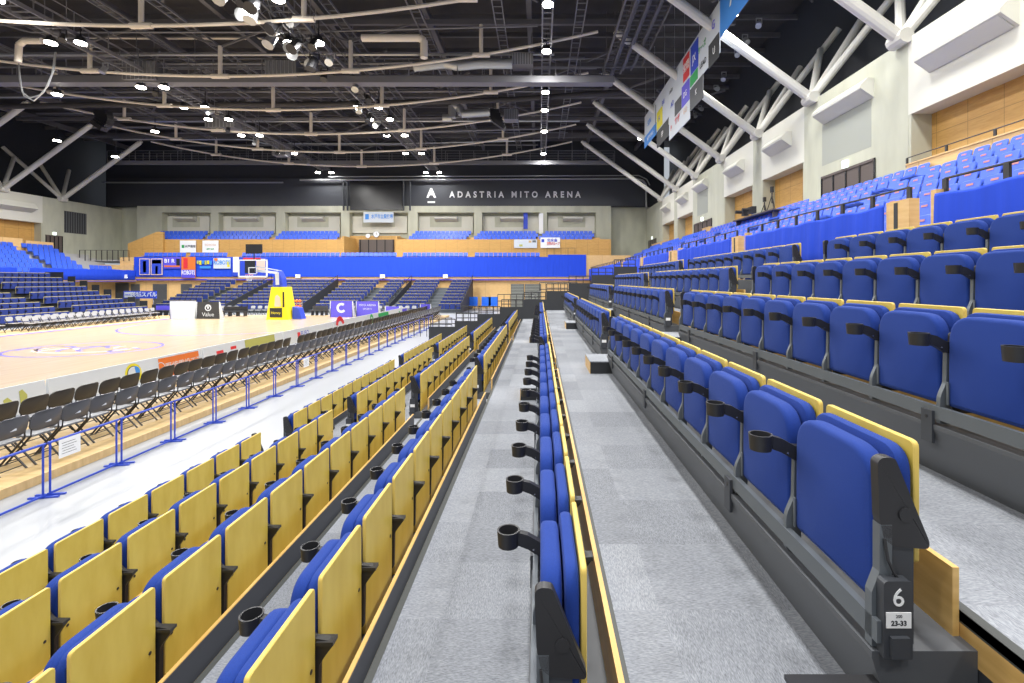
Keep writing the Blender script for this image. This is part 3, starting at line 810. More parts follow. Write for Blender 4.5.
# across the court
for r in range(7):
    x = MIR-(UR[r]+.52)
    y1 = 44.0 + .9*(0)
    y = 26.0
    while y < 43.0+.28*r: rest.append((x, y, UZ[r], PI)); y += .5
    y = 44.0+.28*r
    while y < 46.9+.28*r: rest.append((x, y, UZ[r], PI)); y += .5
    if r < 2:
        y = 48.0
        while y < 50.4: rest.append((x, y, UZ[r], PI)); y += .5
# far balcony row and far terrace
for (a, b) in ((146, 185), (192, 228), (244, 340), (343, 396), (405, 468), (477, 541)):
    x = PX(a, 52)
    while x < PX(b, 52): rest.append((x, 52.0, 2.15, PI/2)); x += .5
TERR = ((162, 209), (215, 275), (283, 341), (417, 473), (482, 540), (547, 596))
for (a, b) in TERR:
    for r in range(3):
        Y = 54.3+.8*r; x = PX(a-(2-r)*3 if r < 2 else a, Y)
        while x < PX(b-(2 if r else 5), Y): rest.append((x, Y, 4.15+.36*r, PI/2)); x += .5
me, mi = stuff_seats(rest, 'upper_seat_mass', '', '', proto_of(pu))
for m in pu.mats: me.materials.append(m)
me.polygons.foreach_set('material_index', mi)
tag(link('upper_seat_mass', me), 'distant light blue plastic seats on the balconies around the hall', 'seats', kind='stuff')

# ---------------------------------------------------------------- stands across the court and at the far end (retractable seats, distant)
MIRR = [MIR-x for x in REAR]
def left_stand():
    mb = MB()
    for k in range(9):
        x1 = MIR-XN[k-1] if k else MIR+4.6
        x0 = MIR-XN[k] if k < 8 else MIR-XB
        z = TOP[k]-.87; ye = 41.4
        mb.box(x0, x1, 20, ye, -2.98, max(z, -2.97), M_dark)
        mb.box(x0+.2, x1-.2, ye-.02, ye+.03, z, z+.95, M_dark)
    o = struct('floor', mb)
left_stand()
M_dblue = mat('distant_seat_blue', (28, 48, 120), .8)
M_ytop = mat('distant_seat_top', (190, 176, 120), .6)
pl = MB(); pl.box(0, .11, -.22, .22, .36, .83, M_dblue); pl.box(.1, .125, -.235, .235, .38, .868, M_ytop); pl.box(-.12, .02, .235, .265, .60, .69, M_black)
far = []
for k in range(9):
    for y0 in (20.5, 28.6, 35.4):
        for i in range(11 if y0 > 28 else 14):
            far.append((MIR-REAR[k]+.14, y0+.25+.5*i-(0 if y0 < 35 else 0), TOP[k]-.87, PI))
# far end stand: rises away from us
FY = [43.6+.83*k for k in range(9)]; FZ = [-2.98+.27*k for k in range(9)]
fblk = ((-34.6, -31.6), (-30.3, -28.4), (-27.3, -21.4), (-20.2, -16.8), (-15.6, -13.9), (-12.9, -10.3), (-9.1, -7.2))
for bi, (a, b) in enumerate(fblk):
    for k in range(9):
        if bi < 2 and k > 3+3*bi: pass
        sh = .07*k if bi > 0 else 0
        a2 = a
        x = a2+.25
        while x < b-.1: far.append((x, FY[k], FZ[k], PI/2)); x += .5
me, mi = stuff_seats(far, 'distant_seat_mass', '', '', proto_of(pl))
for m in pl.mats: me.materials.append(m)
me.polygons.foreach_set('material_index', mi)
tag(link('distant_seat_mass', me), 'dark blue folding seats of the stands across the court and behind the goal', 'seats', kind='stuff')
mb = MB()
for k in range(9): mb.box(-34.9, -7.0, FY[k]-.42, FY[k]+.41, -2.98, FZ[k]+.001 if k else -2.95, M_steel)
struct('floor', mb)
for i, x in enumerate((-7.0, -21.1, -13.4, -28.0)):
    t = tag(empty('stair_rail', (0, 0, 0)), 'dark side panel with rail on the far end stand, %s from the wood wall' % ordinal((1, 3, 2, 4)[i]), 'panel', 'side panels of the far end stand')
    mb = MB(); mb.prism([(43.1, -2.9), (43.1, -2.1), (50.6, .15), (50.6, -2.9)] if i < 2 else [(43.1, -2.6), (43.1, -2.15), (50.6, .05), (50.6, -.7)], x, x+.05, M_dark, 'x'); part('side_panel', mb, t)
    mb = MB(); mb.tube((x+.02, 43.1, -1.75), (x+.02, 50.6, .5), .03, M_black, 6)
    for q in range(5): mb.tube((x+.02, 43.1+1.85*q, -2.2+.56*q), (x+.02, 43.1+1.85*q, -1.75+.555*q), .025, M_black, 6)
    part('handrail', mb, t)

# ---------------------------------------------------------------- building shell
mb = MB(); mb.box(-56, 22, -12, 62, 17.0, 17.3, M_roof); struct('ceiling', mb)
# far wall: lower wood, terrace, concrete bays, black upper wall
mb = MB(); mb.box(-52, 9.5, YBAL+.35, YBAL+.6, -2.98, .0, M_lwood); struct('wall_far_lower', mb)
mb = MB(); mb.box(-43.6, 14, YBAL-.02, YBAL+.35, -.0, .34, M_lwood); mb.box(-43.6, XB, YBAL-.05, YBAL-.02, -.02, .12, M_courtline)
mb.box(4.9, 9.6, YBAL-.02, YBAL+.3, .34, 2.6, M_lwood); mb.box(-44.2, -42.7, YBAL-.02, YBAL+.3, .34, 2.4, M_lwood); struct('trim_70', mb)
mb = MB(); mb.box(-50.2, -42.7, YBAL-.2, YBAL, -.1, 1.6, M_lwood); struct('trim_71', mb)
mb = MB(); mb.box(-51, XW+.4, YBAL+.3, YF, 2.0, 2.14, M_udeck); struct('floor', mb)
YT = 53.5
mb = MB()
for a, b in ((143, 342), (397, 611)): mb.box(PX(a, YT), PX(b, YT), YT, YT+.25, 2.14, 4.5, M_wall_wood)
mb.box(PX(342, YT), PX(344, YT), YT, YT+4, 2.14, 4.86, M_wall_wood); mb.box(PX(395.5, YT), PX(397, YT), YT, YT+4, 2.14, 4.86, M_wall_wood)
mb.box(PX(340, 57), PX(400, 57), 57, 57.3, 2.14, 5.2, M_wall_wood)
mb.prism([(PX(130, YT), 2.14), (PX(130, YT), 4.0), (PX(159, YT), 5.3), (PX(165, YT), 5.3), (PX(165, YT), 2.14)], YT-.3, YT-.02, M_wall_wood)
struct('trim_72', mb)
for i, (a, b) in enumerate(TERR):     # treads under the terrace seats
    mb = MB()
    for r in range(3): mb.box(PX(a-8, 54.3), PX(b+5, 54.3), 53.8+.8*r, 54.65+.8*r, 2.2, 4.15+.36*r, M_lwood)
    struct('floor', mb)
mb = MB(); mb.box(-51.5, XW+2, YF, YF+.4, 2, 8.7, M_conc); struct('wall_far', mb)
mb = MB(); mb.box(-51.5, XW+2, YF-.5, YF+.4, 8.7, 17.2, M_blackwall); struct('wall_far_upper', mb)
mb = MB(); mb.box(-51, XW-.1, YF-.9, YF-.6, 8.72, 12.0, M_band); struct('wall_far_band', mb)
# beam over bays and columns between them
YC = 56.9
mb = MB(); mb.box(PX(137, YC), PX(611, YC), YC, YF, 7.95, 8.7, M_conc)
for a, b in ((137, 162), (210.5, 218.5), (276, 285), (341, 349.5), (408, 417.5), (474, 482), (540, 547), (596, 611)): mb.box(PX(a, YC), PX(b, YC), YC, YF, 2.1, 7.95, M_conc)
struct('wall_far_columns', mb)
for i, (a, b) in enumerate(((162, 210.5), (218.5, 276), (285, 341), (349.5, 408), (417.5, 474), (482, 540), (547, 596))):
    mb = MB(); Y = YF-.25
    mb.box(PX(a+1, Y), PX(b-1, Y), Y, Y+.2, 5.6, 7.6, M_white)
    w = b-a; mb.box(PX(a+w*.22, Y), PX(b-w*.22, Y), Y-.02, Y, 6.3, 7.5, M_conc)
    o = struct('wall_far_recess', mb)
    mb = MB(); q = a+w*.32; p2 = b-w*.28
    Y -= .04; mb.prism([(Y-.7, 7.25), (Y-.75, 7.45), (Y, 7.6), (Y, 6.9)], PX(q, Y), PX(p2, Y), M_white, 'x')
    tag(link('air_diffuser', mb.mesh('air_diffuser')), 'white wedge air diffuser in the %s far wall bay' % ordinal(i+1), 'air diffuser', 'air diffusers on the far wall')
# door in the central recess, clock
t = tag(empty('doorway', (0, 0, 0)), 'dark four panel door under the clock on the far terrace', 'door')
mb = MB(); mb.box(PX(359, 56.9), PX(394, 56.9), 56.85, 57.0, 2.2, 4.75, M_door); part('door_leaf', mb, t)
mb = MB()
for k in range(5): x = PX(360+8.2*k, 56.8); mb.box(x, x+.08, 56.8, 56.85, 2.2, 4.75, M_screen)
part('frame', mb, t)
t = tag(empty('wall_clock', (PX(376, 56.7), 56.8, PZ(234.3, 56.8))), 'round white wall clock above the dark terrace door', 'clock')
mb = MB(); mb.tube((0, 0, 0), (0, .1, 0), .36, M_chrome, 24); part('case', mb, t)
mb = MB(); mb.tube((0, -.01, 0), (0, 0, 0), .32, M_paper, 24); part('dial', mb, t)
mb = MB(); mb.bar((0, -.02, 0), (0, -.02, .22), .04, .03, M_ink); mb.bar((0, -.02, 0), (.15, -.02, .02), .03, .03, M_ink); part('hand', mb, t)
mb = MB(); mb.tube((0, 0, 0), (0, .1, 0), .26, M_paper, 20)
tag(link('wall_speaker', mb.mesh('wall_speaker'), None, (PX(367.5, 56.7), 56.8, PZ(235.8, 56.8))), 'small round white speaker beside the wall clock', 'speaker')

# writing on the black band
t = tag(empty('wall_lettering', (0, YF-.92, 0)), 'white ADASTRIA MITO ARENA lettering with A emblem on the black band', 'sign')
Yt = YF-.92
text('lettering', 'ADASTRIA MITO ARENA', 1.0, M_paper, t, (PX(515, Yt), 0, PZ(194.8, Yt)), (PI/2, 0, 0), depth=.03, spacing=1.75, bold=.03, fit=PX(580.5, Yt)-PX(449, Yt))
text('emblem_letter', 'A', 1.5, M_paper, t, (PX(431.3, Yt), 0, PZ(193.5, Yt)), (PI/2, 0, 0), depth=.03, bold=.05)
mb = MB(); mb.box(PX(427.6, Yt), PX(435, Yt), -.03, 0, PZ(203, Yt), PZ(201.4, Yt), M_paper); part('emblem_bar', mb, t)
# big screen
t = tag(empty('video_screen', (0, 0, 0)), 'large switched off video screen on the black band', 'screen')
Ys = YF-1.3
mb = MB(); mb.box(PX(350, Ys), PX(402, Ys), Ys, Ys+.3, PZ(210, Ys), PZ(180.5, Ys), M_screen); part('panel', mb, t)
mb = MB()
for a in (343.5, 347.5, 403.5, 410): mb.tube((PX(a, Ys), Ys, PZ(210.5, Ys)), (PX(a, Ys), Ys, PZ(180, Ys)), .1, M_dsteel)
part('frame', mb, t)
# curtain track along the band
t = tag(empty('curtain_track', (0, 0, 0)), 'long pale curtain track along top of the black band', 'track')
Yk = YF-1.5; mb = MB()
mb.path([(PX(300, Yk), Yk, PZ(180, Yk)), (PX(636, Yk), Yk, PZ(178.5, Yk)), (PX(643, Yk), Yk, PZ(180.5, Yk)), (PX(646, Yk), Yk, PZ(185, Yk)), (PX(646.5, Yk), Yk, PZ(208, Yk))], .11, M_duct)
mb.path([(PX(330, Yk), Yk-.4, PZ(177.5, Yk)), (PX(638, Yk), Yk-.4, PZ(176.2, Yk)), (PX(646, Yk), Yk-.4, PZ(180, Yk)), (PX(649, Yk), Yk-.4, PZ(186, Yk))], .06, M_duct)
part('rail', mb, t)
mb = MB(); mb.tube((PX(103, Yk), Yk, PZ(182.5, Yk)), (PX(283, Yk), Yk, PZ(182.5, Yk)), .09, M_duct)
tag(link('curtain_track', mb.mesh('curtain_track')), 'short pale curtain track along the black band across the court', 'track')

# cloth banners on the far terrace
def wfit(me, mx):
    xs_ = [v.co.x for v in me.vertices]
    if max(xs_)-min(xs_) > mx:
        k = mx/(max(xs_)-min(xs_))
        for v in me.vertices: v.co.x *= k
def wall_poster(px0, px1, py0, py1, Y, m, label, marks=()):
    t = tag(empty('wall_banner', (PX((px0+px1)/2, Y), Y, PZ((py0+py1)/2, Y))), label, 'banner')
    w = (px1-px0)*Y/F/2; h = (py1-py0)*Y/F/2
    mb = MB(); mb.box(-w, w, -.02, .02, -h, h, m); part('cloth', mb, t)
    for mk in marks:
        if mk[0] == 'box': _, x, z, bw, bh, mm = mk; q = MB(); q.box((x-bw/2)*2*w, (x+bw/2)*2*w, -.03, -.02, (z-bh/2)*2*h, (z+bh/2)*2*h, mm); part('printed_mark', q, t)
        else: _, x, z, s, b, mm = mk; o_ = text('printed_words', b, s, mm, t, (x*2*w, -.035, z*2*h), (PI/2, 0, 0), depth=.005, bold=.01); wfit(o_.data, 2*w*(.96-2*abs(x)))
    return t
wall_poster(180, 196, 240.5, 252.5, YT-.1, M_paper, 'white banner with small green leaf mark on the far terrace', (('box', -.3, .0, .16, .25, M_green), ('txt', .15, 0, .3, '水戸信用', M_steel)))
wall_poster(202.5, 218.5, 240.5, 252.5, YT-.1, M_paper, 'white banner with faint pink writing beside the green leaf banner', (('txt', 0, .12, .3, 'TOYOTA', M_skin), ('txt', 0, -.22, .16, '水戸トヨタ', M_green)))
wall_poster(514, 537, 239.5, 248, YT-.1, M_adwhite, 'white banner with yellow green mark on the far terrace', (('box', -.2, -.2, .14, .25, M_adgreen), ('box', .2, .25, .12, .25, M_plat), ('box', .38, .28, .16, .25, M_steel)))
wall_poster(540.5, 560, 237.5, 248, YT-.12, M_paper, 'white banner with blue and red writing on the far terrace', (('txt', .1, .22, .38, '北水会', M_pblue), ('txt', .15, -.1, .34, '病院グループ', M_red), ('box', -.38, .2, .14, .3, M_pblue)))
wall_poster(363.5, 393.5, 212, 222.5, 56.6, M_adwhite, 'white banner with blue diamond mark under the video screen', (('box', -.38, .05, .12, .5, M_lblue), ('txt', .12, .05, .55, '水戸市立競技場', M_lblue)))
wall_poster(139.5, 150, 258.5, 275, YBAL-.25, M_skin, 'framed blue chart with pale border, beside the balcony corner', (('box', 0, 0, .86, .9, M_pblue), ('box', 0, 0, .3, .7, M_lblue)))
wall_poster(151, 162.5, 258.5, 275, YBAL-.25, M_skin, 'framed blue chart with black heading on the far balcony', (('box', 0, 0, .86, .9, M_pblue), ('box', 0, .3, .8, .22, M_ink), ('box', 0, -.2, .2, .5, M_lblue)))
wall_poster(163.5, 181, 257, 268.5, YBAL-.25, M_purple, 'purple poster with orange stripe and white writing on the far balcony', (('txt', -.15, .15, .55, 'B1 R', M_paper), ('box', 0, -.3, .9, .14, M_adorange), ('box', .34, .05, .2, .6, M_ink)))
wall_poster(181.5, 195.5, 257, 278, YBAL-.27, M_adorange, 'tall orange poster with white writing on the far balcony', (('box', 0, -.3, .96, .38, M_purple), ('txt', 0, -.25, .6, 'ROBOTS', M_paper), ('box', -.2, .2, .3, .5, M_red)))
t = tag(empty('wall_banner', (0, YBAL-.22, 0)), 'row of small coloured emblems on the far blue banner', 'banner')
for i in range(6):
    q = MB(); q.box(PX(197+2.6*i, 50.8), PX(199+2.6*i, 50.8), -.02, 0, PZ(264+.8*(i % 2), 50.8), PZ(260.5, 50.8), (M_adgreen, M_yprint, M_lblue)[i % 3]); part('printed_emblem', q, t)
q = MB(); q.box(PX(200, 50.8), PX(211, 50.8), -.02, 0, PZ(268.5, 50.8), PZ(266, 50.8), M_lblue); part('printed_emblem', q, t)
t = wall_poster(213.5, 230.5, 258, 268.5, YBAL-.25, M_adwhite, 'white and blue logo cloth on the far blue banner', (('box', -.35, .33, .2, .3, M_adorange), ('txt', 0, .05, .6, 'ROBOTS', M_lblue), ('box', .38, -.1, .15, .5, M_yprint)))
wall_poster(232.5, 268, 257, 276, YBAL-.24, M_pblue, 'framed group of photographs on the far banner behind the backboard', (('box', -.4, .1, .16, .8, M_paper), ('box', 0, 0, .3, .7, M_ink), ('box', .3, .05, .25, .7, M_skin), ('box', .05, .38, .5, .15, M_red)))
for i, px in enumerate((118, 298, 382.5, 445.5)):
    Y = YBAL-.3 if px > 130 else 49.5
    mb = MB(); x = PX(px, Y) if px > 130 else -42.4; z = PZ(276.3, Y) if px > 130 else .35
    mb.box(x-.25, x+.25, Y-.05, Y, z-.18, z+.2, M_paper)
    tag(link('white_box', mb.mesh('white_box')), 'small white box on the blue banner edge, %s along from the corner' % ordinal(i+1), 'box', 'white boxes on the blue banners')
# far blue drape
def fardrape(px0, px1, z0, z1, label):
    x0, x1 = PX(px0, YBAL), PX(px1, YBAL); n = int((x1-x0)/.15); vs = []; fs = []
    for i in range(n+1):
        x = x0+(x1-x0)*i/n; d = .02*(math.sin(x*6)+.6*math.sin(x*15))
        vs += [(x, YBAL-.12-abs(d), z0), (x, YBAL-.12, z1)]
    for i in range(n): fs.append((2*i, 2*i+2, 2*i+3, 2*i+1))
    me = D.meshes.new('hanging_banner'); me.from_pydata(vs, [], fs); me.materials.append(M_banner)
    o = link('hanging_banner', me); so = o.modifiers.new('s', 'SOLIDIFY'); so.thickness = .02; tag(o, label, 'banner', 'blue banners on the balcony')
fardrape(135, 548, PZ(276.8, YBAL), 2.42, 'long blue cloth banner across the far balcony')
fardrape(548, 586, PZ(276.8, YBAL), 2.66, 'taller blue cloth banner piece at the far balcony end by the stand')

# shutters and openings in the lower far wall
for i, (a, b, c, d) in enumerate(((511, 524, 284, 297), (525, 541, 284, 297), (131, 140, 284, 305), (153, 167, 284, 306), (181, 192, 284, 300), (115, 129, 283, 300))):
    Y = YBAL+.3; mb = MB(); x0, x1, z0, z1 = PX(a, Y), PX(b, Y), -2.97, PZ(c, Y)
    mb.box(x0, x1, Y-.03, Y, z0, z1, M_adgreen if False else M_grille)
    n = 16
    for k in range(n): mb.box(x0+.05, x1-.05, Y-.08, Y-.03, z0+(z1-z0)*k/n+.02, z0+(z1-z0)*(k+.55)/n, M_ggrille if i < 2 else M_grille)
    tag(link('roller_shutter', mb.mesh('roller_shutter')), 'slatted grey shutter in the lower far wall, %s' % ('wood side by the stand', 'next to the black rails', 'by the corner sign', 'behind corner sign post', 'beside the far end stand', 'below the balcony corner')[i], 'shutter')
for i, x in enumerate((-6.6, -5.3, -4.6)):
    t = tag(empty('bright_chair', (x, 48, -2.98)), 'bright blue stacked chair before the lower wood wall, %s from the far stand' % ordinal(i+1), 'chair', 'bright blue chairs by the wood wall')
    mb = MB(); mb.box(-.45, .45, .1, .2, .5, 1.3, M_brightblue); part('backrest', mb, t)
    mb = MB(); mb.box(-.45, .45, -.35, .15, .42, .5, M_brightblue); part('seat', mb, t)
    for sx in (-.4, .4): mb = MB(); mb.box(sx-.02, sx+.02, -.3, .15, 0, .42, M_chrome); part('leg', mb, t)

# side walls ---------------------------------------------------------------
def sidewall(side):
    nm = 'right' if side > 0 else 'left'
    s = lambda mb, a, b, *r: boxm(mb, side, a, b, *r)
    bays = ((-2, 16.8, 'bulk'), (16.8, 23.4, 'pier'), (23.4, 27.9, 'bulk'), (27.9, 29.0, 'col'), (29.0, 33.6, 'bulk'), (33.6, 35.3, 'col'), (35.3, 40.4, 'pier'), (40.4, 45.0, 'bulk'), (45.0, 46.0, 'col'), (46.0, 50.5, 'bulk'), (50.5, YF, 'pier'))
    if side < 0: bays = ((20, 42.5, 'pier'), (42.5, 48.7, 'bulk'), (48.7, YF, 'pier'))
    n = 0
    for y0, y1, kd in bays:
        mb = MB()
        if kd == 'bulk':
            s(mb, XW, XW+1.6, y0, y1, 5.72, ZW, M_white); struct('wall_%s_bulkhead' % nm, mb)
            mb = MB(); s(mb, XW+.72, XW+1.6, y0, y1, 2.6, 5.72, M_wall_wood); struct('wall_%s_recess' % nm, mb)
            mb = MB(); 
            for q in ((y0, y0+.12), (y1-.12, y1)): s(mb, XW+.01, XW+.8, q[0], q[1], 2.6, 5.72, M_conc)
            struct('wall_%s_return' % nm, mb)
        else:
            s(mb, XW, XW+1.6, y0, y1, 2.2, ZW+(.0 if kd == 'col' else 0), M_conc); struct('wall_%s_pier' % nm, mb)
        if side > 0 and kd in ('bulk', 'pier'):
            if y0 < 0: w0, w1 = 12.9, 15.9
            elif y0 > 50: continue
            else: w0, w1 = y0+(y1-y0)*.26, y0+(y1-y0)*.76
            n += 1
            z1 = 7.75 if kd == 'pier' else 7.55
            t = tag(empty('air_diffuser', (0, 0, 0)), 'white wedge air diffuser high on side wall, %s from the camera' % ordinal(n), 'air diffuser', 'air diffusers on the side wall')
            mb = MB(); mb.prism([(XW, z1-.75), (XW-.52, z1-.40), (XW-.54, z1-.3), (XW-.25, z1), (XW, z1)], w0, w1, M_white); part('casing', mb, t)
            mb = MB(); mb.prism([(XW-.05, z1-.745), (XW-.48, z1-.435), (XW-.48, z1-.445), (XW-.05, z1-.755)], w0+.1, w1-.1, M_white); part('outlet_slot', mb, t)
            if kd == 'pier':
                mb = MB(); s(mb, XW-.005, XW, w0+.15, w1+.1, 5.15, z1-.75, M_ggrille)
                tag(link('wall_grille', mb.mesh('wall_grille')), 'grey louvred wall grille above the side doors, %s from the camera' % ordinal(n), 'grille')
    doors = ((18.45, 21.9, 4.66), (35.9, 40.0, 4.6), (53, 56.7, 4.6)) if side > 0 else ((49.0, 50.7, 4.6),)
    for i, (a, b, z) in enumerate(doors):
        t = tag(empty('side_door', (0, 0, 0)), 'dark brown double door in the concrete %s, %s from the camera' % ('side wall' if side > 0 else 'wall across the court', ordinal(i+1)), 'door')
        mb = MB(); s(mb, XW-.02, XW+.02, a, b, 2.6, z, M_door); part('door_leaf', mb, t)
        mb = MB()
        for k in range(5): y = a+(b-a)*k/4; s(mb, XW-.05, XW-.02, y-.04, y+.04, 2.6, z, M_screen)
        s(mb, XW-.06, XW-.02, a, b, z-.1, z, M_door); part('frame', mb, t)
        for k in (1, 3): mb = MB(); y = a+(b-a)*k/4+.1; s(mb, XW-.09, XW-.05, y, y+.04, 3.3, 3.7, M_chrome); part('handle', mb, t)
        mb = MB(); y = (a+b)/2; s(mb, XW-.12, XW+.0, y-.14, y+.14, z+.02, z+.32, M_exit)
        tag(link('exit_light', mb.mesh('exit_light')), 'small lit exit light over the dark door, %s %s' % (('side wall' if side > 0 else 'wall across the court'), ordinal(i+1)), 'exit light', 'exit lights over the doors')
    mb = MB(); s(mb, XW+3.3, XW+3.6, -12, YF+2, 2.6, 17.2, M_blackwall); s(mb, XW+1.5, XW+3.3, -12, YF+2, 7.6, 8.0, M_blackwall); struct('wall_%s_upper' % nm, mb)
sidewall(1); sidewall(-1)
mb = MB(); mb.box(MIR-XW, MIR-XW+.03, 50.9, 53.4, 5.0, 7.3, M_grille)
for k in range(9): mb.box(MIR-XW+.03, MIR-XW+.06, 50.95+.27*k, 51.05+.27*k, 5.05, 7.25, M_dark)
tag(link('wall_grille', mb.mesh('wall_grille')), 'big dark louvre high in the concrete wall across the court', 'grille')
mb = MB(); mb.prism([(MIR-XW+.01, 6.6), (MIR-XW+.75, 6.95), (MIR-XW+.4, 7.5), (MIR-XW+.01, 7.5)], 43.5, 47.6, M_white)
tag(link('air_diffuser', mb.mesh('air_diffuser')), 'white wedge air diffuser on the wall across the court', 'air diffuser')
# rail around the far-left walkway
railing('walkway_rail', [(MIR-XB-5.2, 50.2, 2.0), (-43, 50.7, 2.0)], 1.1, .55, M_black, 'thin black walkway rail above the wood wall in the corner', mid=False)
railing('walkway_rail', [(PX(547, 53), 53, 2.2), (PX(575, 53), 53, 2.2)], 1.3, .7, M_black, 'black rail on the far terrace end by the stand')

# people-free camera equipment on upper seats
def tripod(x, y, z, h, label):
    t = tag(empty('tripod', (x, y, z)), label, 'tripod')
    for k in range(3):
        a = k*2.094+.4; mb = MB(); mb.tube((0, 0, h*.8), (.5*math.cos(a), .5*math.sin(a), 0), .022, M_black, 6); part('leg', mb, t)
    mb = MB(); mb.box(-.06, .06, -.08, .08, h*.86, h, M_black); mb.tube((0, 0, h*.6), (0, 0, h*.85), .03, M_black); part('head', mb, t)
tripod(11.75, PX(772, 1) and 11.75*F/(772-539.5), 2.62, 2.1, 'tall black tripod behind the upper seats')
tripod(11.75, 11.75*F/(764.5-539.5), 2.62, 1.7, 'shorter black tripod behind the upper seats')
for i, (px, w) in enumerate(((745, .35), (752, .5))):
    Y = 10.9*F/(px-539.5); t = tag(empty('video_camera', (10.9, Y, 3.25)), 'black video camera set on the upper seats, %s of two' % ordinal(i+1), 'camera', 'cameras on the upper seats')
    mb = MB(); mb.box(-.12, .12, -w/2, w/2, .15, .5, M_black); part('body', mb, t)
    mb = MB(); mb.tube((-.2, 0, .35), (-.5, 0, .35), .09, M_black); part('lens', mb, t)
    mb = MB(); mb.tube((0, 0, -.6), (0, 0, .1), .04, M_black); part('post', mb, t)
mb = MB(); mb.box(10.3, 11.3, 10.6*F/(757-539.5)-2.2, 10.6*F/(757-539.5)+2.2, 3.1, 3.16, M_door)
for q in (-2, 2): mb.box(10.4, 11.2, 10.6*F/(757-539.5)+q-.03, 10.6*F/(757-539.5)+q+.03, 2.5, 3.1, M_door)
tag(link('work_table', mb.mesh('work_table')), 'brown work table standing over the upper seats', 'table')

# ---------------------------------------------------------------- roof structure
ZB = 14.6
def chordz(x): return 11.87+2.6*((x-AX)/22.0)**2
for k in range(-1, 7):
    Y = 17.0+5.6*k
    t = tag(empty('roof_truss', (AX, Y, 0)), 'roof truss with pale curved lower chord and white tube struts, %s from the camera' % ordinal(k+2), 'truss', 'roof trusses across the hall')
    mb = MB(); pts = [(x-AX, 0, chordz(x)) for x in [AX-22+44*i/24 for i in range(25)]]
    mb.path(pts, .085, M_chord, 6)
    part('bottom_chord', mb, t)
    mb = MB(); mb.bar((-30, 0, 15.0), (30, 0, 15.0), .22, .28, M_rbeam); part('top_chord', mb, t)
    for q in (-2, -1, 0, 1, 2):
        x = 7.6*q; mb = MB(); z = chordz(AX+x)
        mb.tube((x, 0, z), (x, 0, z+1.75), .12, M_chord, 8); mb.tube((x-.5, 0, z), (x+.5, 0, z), .14, M_chord, 8)
        part('post', mb, t)
    mb = MB()
    for q in range(-2, 2):
        for sx in (0, 1): mb.bar((7.6*(q+sx), 0, chordz(AX+7.6*(q+sx))+1.7), (7.6*(q+.5), 0, 15), .1, .1, M_rbeam)
    part('diagonal', mb, t)
    for s in (1, -1):
        nx = s*(XW-.1-AX)
        mb = MB(); mb.tube((s*23.2, 0, 14.35), (nx-s*.0, 0, ZW+.05), .22, M_tube, 12); mb.tube((s*23.5, 0, 14.1), (s*23.0, 0, 14.5), .16, M_tube, 8); part('strut', mb, t)
        for dy, dx, dz in ((-3.0, 2.9, 4.7), (0, 2.5, 4.0), (2.9, 2.1, 3.7)):
            mb = MB(); mb.tube((nx, 0, ZW+.05), (nx+s*dx, dy, ZW+dz), .17, M_tube, 10); part('strut', mb, t)
        mb = MB(); mb.tube((nx-s*.05, -.35, ZW+.05), (nx-s*.05, .35, ZW+.05), .26, M_tube, 12); part('node', mb, t)
# dark longitudinal beams and purlins
for i in range(11):
    x = AX-30+6*i
    mb = MB(); mb.bar((x, -10, 15.6), (x, 58, 15.6), .3, .45, M_rbeam)
    tag(link('roof_beam', mb.mesh('roof_beam')), 'dark steel roof beam running down the hall, %s across' % ordinal(i+1), 'beam', 'dark roof beams')
for i in range(24):
    y = 6+2.2*i
    mb = MB(); mb.bar((-54, y, 16.4), (18, y, 16.4), .14, .3, M_rbeam)
    tag(link('roof_purlin', mb.mesh('roof_purlin')), 'dark roof purlin across the hall, %s from the camera' % ordinal(i+1), 'beam', 'dark roof purlins')
for i in range(12):
    x = AX-27+5*i; y = 14+3.4*(i % 3)
    for j in range(2):
        y2 = y+18*j
        mb = MB(); mb.bar((x, y2, 15.2), (x+5.5, y2+5.6, 15.2), .12, .14, M_rbeam); mb.bar((x+5.5, y2, 15.2), (x, y2+5.6, 15.2), .12, .14, M_rbeam)
        tag(link('roof_brace', mb.mesh('roof_brace')), 'dark crossed roof brace, %s bay, %s field' % (ordinal(i+1), ('near', 'far')[j]), 'brace', 'crossed roof braces')

def catwalk_y(x, w, z, y0, y1, label, rails=True, rung=.5, m=M_cat):
    t = tag(empty('catwalk', (x, y0, z)), label, 'catwalk'); Ln = y1-y0
    mb = MB()
    for s in (-w/2, w/2): mb.box(s-.04, s+.04, 0, Ln, -.1, .1, m)
    for k in range(int(Ln/rung)+1): mb.box(-w/2, w/2, k*rung-.02, k*rung+.02, -.03, .03, m)
    part('deck_frame', mb, t)
    if rails:
        mb = MB()
        for s in (-w/2, w/2):
            for z2 in (.55, 1.1): mb.box(s-.02, s+.02, 0, Ln, z2-.02, z2+.02, m)
            for k in range(int(Ln/2)+1): mb.box(s-.02, s+.02, k*2-.02, k*2+.02, 0, 1.1, m)
        part('guard_rail', mb, t)
    mb = MB()
    for k in range(int(Ln/5.6)+1):
        for s in (-w/2, w/2): mb.tube((s, k*5.6+.4, .1), (s, k*5.6+.4, 16.2-z), .025, m, 4)
    part('hanger', mb, t)
    return t
catwalk_y(-24.6, 1.1, 12.75, 13, 56, 'long ladder-like catwalk carrying lamps above far side of the court')
catwalk_y(-12.2, 1.1, 12.75, 13, 56, 'long ladder-like catwalk carrying spotlights above near side of the court')
catwalk_y(.4, .5, 13.25, 13, 56, 'narrow lamp gantry straight above the carpet aisle', False)
for i, x in enumerate((4.3, 5.0, 5.7, 6.4)):
    catwalk_y(x, .5, 13.2+.25*i, 12, 31.5, 'dark slatted lighting rack under the roof beside the hanging sign, %s rail' % ordinal(i+1), False, .45, M_rbeam)
